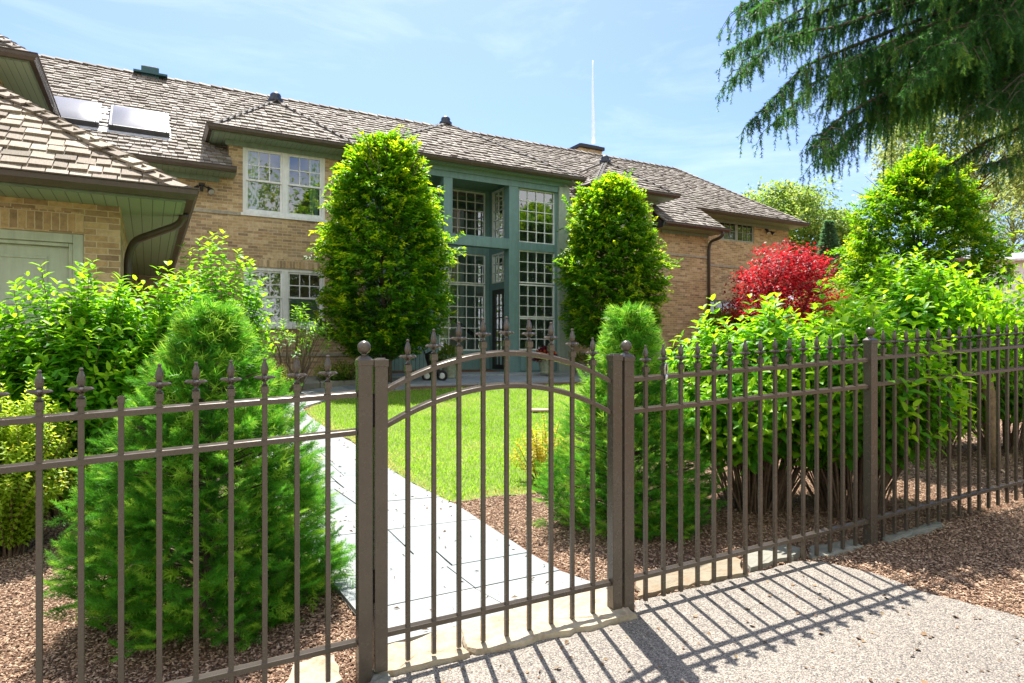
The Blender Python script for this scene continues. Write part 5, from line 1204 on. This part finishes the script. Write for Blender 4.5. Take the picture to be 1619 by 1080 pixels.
for pix, Yt, tw in limbs:
    n = len(pix); pts = [at(px_, py_, 10.4 + (Yt - 10.4) * (i / (n - 1))) - SO for i, (px_, py_) in enumerate(pix)]; pts[0] = Vector((0, 0, pts[0].z))
    fine = []
    for i in range(n - 1):
        k = max(2, int((pts[i + 1] - pts[i]).length / .12))
        for j in range(k): fine.append(pts[i].lerp(pts[i + 1], j / k) + Vector((rr.uniform(-.015, .015),) * 3))
    fine.append(pts[-1]); m_ = len(fine); lb.tube(fine, [.045 * (1 - i / m_) + .006 for i in range(m_)], 6)
    for i, p_ in enumerate(fine):
        t = i / (m_ - 1)
        if t < .18: continue
        d0 = (fine[min(i + 1, m_ - 1)] - fine[max(0, i - 1)]).normalized(); sd_ = d0.cross(Vector((0, 0, 1))).normalized()
        def strand(q0, Lh, d_, tt_):
            k = max(3, int(Lh / .045)); drift = Vector((rr.uniform(-.12, .12), rr.uniform(-.12, .12), 0)) + d_ * .25; prev = q0
            for j in range(k):
                s = (j + 1) / k; q = q0 + Vector((0, 0, -Lh * s)) + drift * Lh * math.sin(s * 1.5); dd = q - prev
                Ps.append(tuple(prev)); Ds.append(tuple(dd + Vector((rr.uniform(-.01, .01), rr.uniform(-.01, .01), 0)))); Ls.append(.125 * (1.08 - .38 * s) * rr.uniform(.85, 1.2)); prev = q; Ts.append(tt_ + .28 * s + rr.uniform(-.1, .1))
        env = tw * (.5 + .6 * math.sin(math.pi * min(1, t * .9 + .1)))
        if rr.random() < .55 or t > .9:
            # a side branch that swings out, droops and carries its own hanging strands
            sg = rr.choice((-1, 1)); bl = rr.uniform(.15, .62) * (1 - .55 * t); q1 = p_ + sd_ * sg * bl * .8 + d0 * bl * .75 + Vector((0, 0, rr.uniform(-.05, .06))); q2 = q1 + sd_ * sg * bl * .35 + d0 * bl * .4 - Vector((0, 0, bl * .55))
            lb.tube([p_, q1, q2], [.008, .006, .003], 4); tt_ = rr.uniform(-.05, .6); nb = max(3, int(bl / .07))
            for j in range(nb + 1):
                u_ = j / nb; q0 = p_.lerp(q1, u_ * 1.6) if u_ < .62 else q1.lerp(q2, (u_ - .62) / .38); dv = (q1 - p_) if u_ < .62 else (q2 - q1)
                Ps.append(tuple(q0)); Ds.append(tuple(dv.normalized() + Vector((rr.uniform(-.3, .3), rr.uniform(-.3, .3), rr.uniform(-.3, .2))))); Ls.append(.12); Ts.append(tt_ + rr.uniform(0, .3))
                strand(q0, env * rr.uniform(.25, 1.0) * (.55 + .6 * u_), dv.normalized(), tt_ + rr.uniform(-.1, .15))
        for _ in range(3):
            strand(p_ + sd_ * rr.uniform(-.08, .08), env * rr.uniform(.3, .9), d0, rr.uniform(-.05, .6))
            Ps.append(tuple(p_)); Ds.append(tuple(d0 + sd_ * rr.uniform(-1, 1) + Vector((0, 0, rr.uniform(-.4, .35))))); Ls.append(.13); Ts.append(rr.uniform(.1, .7))
        # upward shoots along the limb itself
        Ps.append(tuple(p_)); Ds.append(tuple(d0 + Vector((rr.uniform(-.4, .4), rr.uniform(-.4, .4), rr.uniform(-.2, .3))))); Ls.append(.10); Ts.append(rr.uniform(.2, .7))
lb.build('limbs', M['bark'], spr)
inst('foliage', *TS, np.array(Ps), np.array(Ds), rdir(len(Ps), r), np.array(Ls), M['nd_spruce'], spr, np.array(Ts))

# trees and shrubs farther back ---------------------------------------------
def crown_tree(x, y, h, rx, seed, label, mat='lf_far', clumps=60, per=90, leaf=.22, name='leafy_tree', z0=.3, trunk=.2, group=None, spread=.55, z=None):
    r = np.random.default_rng(seed); rr = random.Random(seed); zg = g(x, y) if z is None else z; root = empty(name, (x, y, zg)); tag(root, label, 'tree', group)
    th = r.uniform(0, 2 * np.pi, clumps); ph = np.arccos(r.uniform(-.75, 1, clumps)); q = r.uniform(.45, 1.0, clumps) ** .6
    C = np.c_[rx * q * np.sin(ph) * np.cos(th), rx * q * np.sin(ph) * np.sin(th), h * (z0 + (1 - z0) * (.5 + .46 * q * np.cos(ph)))]
    t_ = MB(); taper(t_, (0, 0, -.2), (0, 0, h * .75), trunk, trunk * .25, 8, .02, 6, rr)
    for c in C[::2]: taper(t_, (0, 0, min(c[2] * .75, h * .7)), c, trunk * .22, trunk * .04, 5, .05, 4, rr)
    t_.build('trunk', M['bark'], root, True)
    cs = rx * r.uniform(.16, .34, clumps); n = clumps * per; dd = rdir(n, r)
    P = np.repeat(C, per, 0) + dd * np.repeat(cs, per)[:, None] * (r.uniform(0, 1, n) ** spread)[:, None] * np.array([1.1, 1.1, .75])
    L = leaf * r.uniform(.6, 1.3, n)
    inst('crown', *LEAF4, P, dd + r.normal(0, .5, (n, 3)) + np.array([0, 0, -.3]), np.c_[r.normal(0, .5, (n, 2)), np.ones(n)], np.c_[L, L * .62, L], M[mat], root)
    return root
def cone_tree(x, y, h, rx, seed, label, group=None):
    r = np.random.default_rng(seed); root = empty('pointed_conifer', (x, y, g(x, y))); tag(root, label, 'conifer', group)
    MB().tube([(0, 0, -.2), (0, 0, h * .95)], [.16, .02], 7).build('trunk', M['bark'], root)
    n = 9000; u = r.uniform(0, 1, n) ** 1.3; a = r.uniform(0, 6.283, n); q = rx * (1 - u) ** .85 * r.uniform(.55, 1.05, n) * (1 + .12 * np.sin(6 * a + 40 * u)); P = np.c_[q * np.cos(a), q * np.sin(a), u * h]
    inst('crown', *LEAF4, P, np.c_[np.cos(a), np.sin(a), -.35 + .5 * u], np.c_[r.normal(0, .4, (n, 2)), np.ones(n)], np.c_[np.full(n, .30), np.full(n, .08), np.full(n, .3)] * r.uniform(.6, 1.2, (n, 1)), M['lf_farcon'], root)
BT = 'trees behind the house'
def T_(px, Y, pytop, wpx, **k):
    x = (px - HX) / F * Y; zg = g(x, Y); h = EYE + (HY - pytop) * Y / F - zg; return dict(x=x, y=Y, h=h, rx=wpx / 2 / F * Y, **k)
crown_tree(**T_(1238, 46, 288, 215, seed=61, label='broad light green tree rising behind the right end of the roof', clumps=150, per=260, leaf=.24, group=BT))
cone_tree(*[T_(1310, 38, 350, 78)[k] for k in ('x', 'y', 'h', 'rx')], 62, 'narrow dark conifer above the red maple')
crown_tree(**T_(1345, 50, 362, 120, seed=63, label='pale green tree between the dark conifer and the broad hornbeam', clumps=90, per=240, leaf=.25, group=BT))
crown_tree(**T_(1600, 58, 262, 190, seed=64, label='pale yellow-green tree low behind the drooping spruce, above the white house', mat='lf_airy', clumps=120, per=200, leaf=.2, group=BT))
crown_tree(**T_(1545, 21, 70, 270, seed=65, label='tall airy light green tree seen through the spruce branches', mat='lf_airy', clumps=150, per=190, leaf=.11, spread=.8, z0=.45, trunk=.09, group=BT))
crown_tree(**T_(1710, 24, 150, 240, seed=66, label='leafy tree just beyond the right edge behind the spruce', mat='lf_airy', clumps=80, per=140, leaf=.15, z0=.5, trunk=.1, group=BT))
BS = 'shrubs far back on the right'
for i, (px, Y, pt, wp, m_, lb_) in enumerate([(1385, 24, 470, 150, 'lf_far', 'green shrub low behind the hydrangeas, left of the hornbeam foot'), (1290, 27, 455, 120, 'lf_far', 'green shrub under the red maple'), (1480, 22, 480, 160, 'lf_far', 'green shrub at the foot of the broad hornbeam'), (1570, 18, 500, 150, 'lf_box', 'dark green shrub below the white house'), (1665, 16, 480, 150, 'lf_box', 'dark green shrub at the far right behind the slender trunk'), (1500, 13, 545, 170, 'lf_box', 'low dark shrub behind the far post'), (1640, 12, 540, 160, 'lf_box', 'low dark shrub right of the slender trunk'), (1345, 32, 430, 130, 'lf_far', 'round green shrub behind the maple and hornbeam'), (1160, 21.5, 490, 90, 'lf_box', 'small dark shrub against the right brick wall')]):
    d = T_(px, Y, pt, wp); crown_tree(d['x'], d['y'], d['h'], d['rx'], 70 + i, lb_, m_, 46, 110, .16 if Y > 16 else .11, 'background_shrub', .05, .06, BS)
# slender trunk behind the right fence
p = G(1572, 742); sl_ = empty('small_tree', (p[0], p[1], g(*p))); tag(sl_, 'slender leaning tree trunk behind the right-hand fence panel', 'tree')
t_ = MB(); q = [Vector((0, 0, -.1)), Vector((-.02, 0, .55)), Vector((-.10, 0, 1.0)), Vector((-.06, .1, 1.3)), Vector((.05, .2, 1.5))]; t_.tube(q, [.062, .052, .046, .036, .02], 9)
for k in range(9): taper(t_, q[2 + k % 3], q[2 + k % 3] + Vector((random.uniform(-.9, .9), random.uniform(-.5, .9), random.uniform(.0, .25))), .009, .003, 5, .05, 4, random)
t_.build('trunk', M['bark_pale'], sl_, True)
r = np.random.default_rng(91); n = 2600; C = r.normal(0, 1, (70, 3)) * np.array([.5, .45, .2]) + np.array([.15, .3, 1.25]); P = np.repeat(C, 37, 0)[:n] + r.normal(0, .13, (2590, 3))[:n]; n = len(P); L = r.uniform(.05, .1, n)
inst('crown', *LEAF4, P, rdir(n, r) + np.array([0, 0, -.4]), np.c_[r.normal(0, .5, (n, 2)), np.ones(n)], np.c_[L, L * .55, L], M['lf_hydrangea'], sl_)
# wood across the lane, behind the photographer: the windows mirror it
r = np.random.default_rng(95); C = np.r_[np.c_[r.uniform(-30, 34, 170), r.uniform(-22, -13, 170), r.uniform(1, 16, 170)], np.c_[r.uniform(34, 46, 110), r.uniform(-22, 1, 110), r.uniform(1, 14, 110)]]; wn = len(C); per = 200; n = wn * per
P = np.repeat(C, per, 0) + rdir(n, r) * (r.uniform(0, 1, n) ** .5 * 2.2)[:, None]; L = r.uniform(.2, .45, n)
tag(inst('far_wood', *LEAF4, P, rdir(n, r), np.c_[r.normal(0, .5, (n, 2)), np.ones(n)], np.c_[L, L * .6, L], M['lf_far']), None, None, kind='stuff')

# ------------------------------------------------------------------ things by the entrance
def planter(px, Y, h, rtop, label, foli, nl, leaf, seed, flower=0, zb=None):
    x = (px - HX) / F * Y; zb = g(x, Y) + .05 if zb is None else zb; root = empty('flower_planter', (x, Y, zb)); tag(root, label, 'planter', 'planters by the entrance')
    MB().lathe([(rtop * .62, 0), (rtop * .66, .03), (rtop * .58, .05), (rtop * .70, h * .25), (rtop * .86, h * .6), (rtop * .95, h * .85), (rtop * 1.06, h * .87), (rtop * 1.08, h * .97), (rtop * 1.0, h), (rtop * .88, h * .97), (rtop * .85, h * .9)], 20).build('pot', M['terracotta'], root, True)
    r = np.random.default_rng(seed); n = nl; d = rdir(n, r); d[:, 2] = np.abs(d[:, 2]); P = d * (r.uniform(.2, 1, n) ** .5)[:, None] * np.array([rtop * 1.5, rtop * 1.5, rtop * 1.6]) + np.array([0, 0, h * .95]); L = leaf * r.uniform(.6, 1.2, n)
    inst('foliage', *LEAF4, P, d + r.normal(0, .4, (n, 3)), np.c_[r.normal(0, .5, (n, 2)), np.ones(n)], np.c_[L, L * .6, L], M[foli], root)
    if flower:
        n = flower; a = r.uniform(0, 6.28, n); P = np.c_[rtop * 1.3 * np.cos(a) * r.uniform(.5, 1, n), rtop * 1.3 * np.sin(a) * r.uniform(.5, 1, n), h + r.uniform(0, .22, n)]; inst('flowers', *LEAF4, P, rdir(n, r), rdir(n, r), np.full(n, .07), M['flower'], root)
    return root
planter(862, 16.9, .36, .19, 'stone urn with orange flowers and dark red leaves right of the door', 'coleus', 500, .11, 3, 150, .74)
planter(711, 15.6, .42, .22, 'green-leaved stone planter left of the entrance', 'lf_box', 300, .12, 4, 0, None)
planter(917, 17.6, .30, .18, 'low stone planter beside the pale pilaster', 'lf_box', 260, .09, 5, 0, None)
# push cart on two white-hubbed wheels
x = (687 - HX) / F * 14.9; ct = empty('push_cart', (x, 14.9, g(x, 14.9) + .03), .25); tag(ct, 'black push cart with two white-hubbed wheels left of the door', 'cart')
fr_ = MB(); fr_.tube([(-.16, 0, .13), (.17, 0, .13)], .012, 8); fr_.tube([(0, .02, .13), (-.1, .05, .35), (-.25, .1, .75), (-.36, .06, .86), (-.44, -.02, .84)], .016, 8); fr_.tube([(.12, 0, .13), (.02, -.18, .22), (-.16, .06, .5)], .013, 8); fr_.tube([(-.12, 0, .13), (-.1, -.15, .22), (-.16, .06, .5)], .013, 8); fr_.build('frame', M['dark'], ct, True)
bg_ = MB(); bg_.tube([(.02, -.05, .16), (-.02, -.02, .34), (-.10, .04, .58), (-.13, .06, .64)], [.10, .13, .12, .09], 14); bg_.build('bag', M['dark'], ct, True)
for dx in (-.17, .17):
    w_ = MB(); k = 20
    for i in range(k):
        for j in range(8):
            t, s = 2 * math.pi * i / k, 2 * math.pi * j / 8; rr_ = .095 + .03 * math.cos(s); w_.v.append((.028 * math.sin(s), rr_ * math.cos(t), rr_ * math.sin(t)))
    for i in range(k):
        for j in range(8): w_.f.append((i * 8 + j, ((i + 1) % k) * 8 + j, ((i + 1) % k) * 8 + (j + 1) % 8, i * 8 + (j + 1) % 8))
    wo_ = empty('wheel', (dx, -.02, .125), R(72)); wo_.parent = ct; w_.build('tyre', M['rubber'], wo_, True)
    h_ = MB(); h_.tube([(-.022, 0, 0), (-.012, 0, 0), (.012, 0, 0), (.022, 0, 0)], [.045, .068, .068, .045], 16); h_.build('rim', M['wheel_white'], wo_)

# white neighbouring house, far right ---------------------------------------
nb = empty('white_house', ((1600 - HX) / F * 44, 44, 1.0), R(-14)); tag(nb, 'white house with dark shutters glimpsed at the far right', 'house')
MB().box(-1.6, 7, 0, 6, 0, 6.35).build('wall', M['wheel_white'], nb)
mb = MB(); A_ = [(-2.0, -.5, 6.3), (7.5, -.5, 6.3), (7.5, 3, 7.1), (-2.0, 3, 7.1)]; mb.quadbox(A_ + [(q[0], q[1], q[2] + .15) for q in A_]); A_ = [(-2.0, 3.001, 7.1), (7.5, 3.001, 7.1), (7.5, 6.5, 6.3), (-2.0, 6.5, 6.3)]; mb.quadbox(A_ + [(q[0], q[1], q[2] + .15) for q in A_]); mb.build('roof', M['flash'], nb)
mb = MB(); mb.box(-.1, .2, .5, .8, 6.6, 7.0); mb.build('roof_vent', M['dark'], nb)
nf_ = lambda s, d, z: (s, -.03 + d * .3, z)
for a in (-1.35, 2.2):
    grid_window(nf_, a, a + .95, 4.9, 6.05, 4, 4, parent=nb, fr=.07, mu=.04)
    m_ = MB(); m_.box(a, a + .95, -.004, -.002, 4.9, 6.05); m_.build('window_backing', M['dark'], nb)
    mb = MB(); mb.box(a + 1.05, a + 1.42, -.05, -.002, 4.95, 6.05); mb.build('shutter', M['dark'], nb)
mb = MB(); mb.box(-1.8, 7.1, -.06, -.001, 4.0, 4.25); mb.build('trim_band', M['wheel_white'], nb)

# contrail high above the chimney
A_ = at(938, 226, 1500); B_ = at(937, 96, 1560)
m, t, b, o = newmat('contrail_vapour'); b.inputs['Base Color'].default_value = (.95, .95, .97, 1); b.inputs['Roughness'].default_value = 1; b.inputs['Specular IOR Level'].default_value = 0
tr_ = t.nodes.new('ShaderNodeBsdfTranslucent'); tr_.inputs[0].default_value = (.95, .95, .97, 1); tp = t.nodes.new('ShaderNodeBsdfTransparent'); m1 = t.nodes.new('ShaderNodeMixShader'); m2 = t.nodes.new('ShaderNodeMixShader')
t.links.new(b.outputs[0], m1.inputs[1]); t.links.new(tr_.outputs[0], m1.inputs[2]); t.links.new(m1.outputs[0], m2.inputs[1]); t.links.new(tp.outputs[0], m2.inputs[2]); m2.inputs[0].default_value = .6; t.links.new(m2.outputs[0], o.inputs[0])
cm = MB(); k = 14; pts = [A_.lerp(B_, i / k) + Vector((.5 * math.sin(i * .5), 0, 0)) for i in range(k + 1)]; cm.tube(pts, [4.0 * (1 - .75 * i / k) + .5 for i in range(k + 1)], 8)
tag(cm.build('contrail', m, None, True), None, None, kind='stuff')
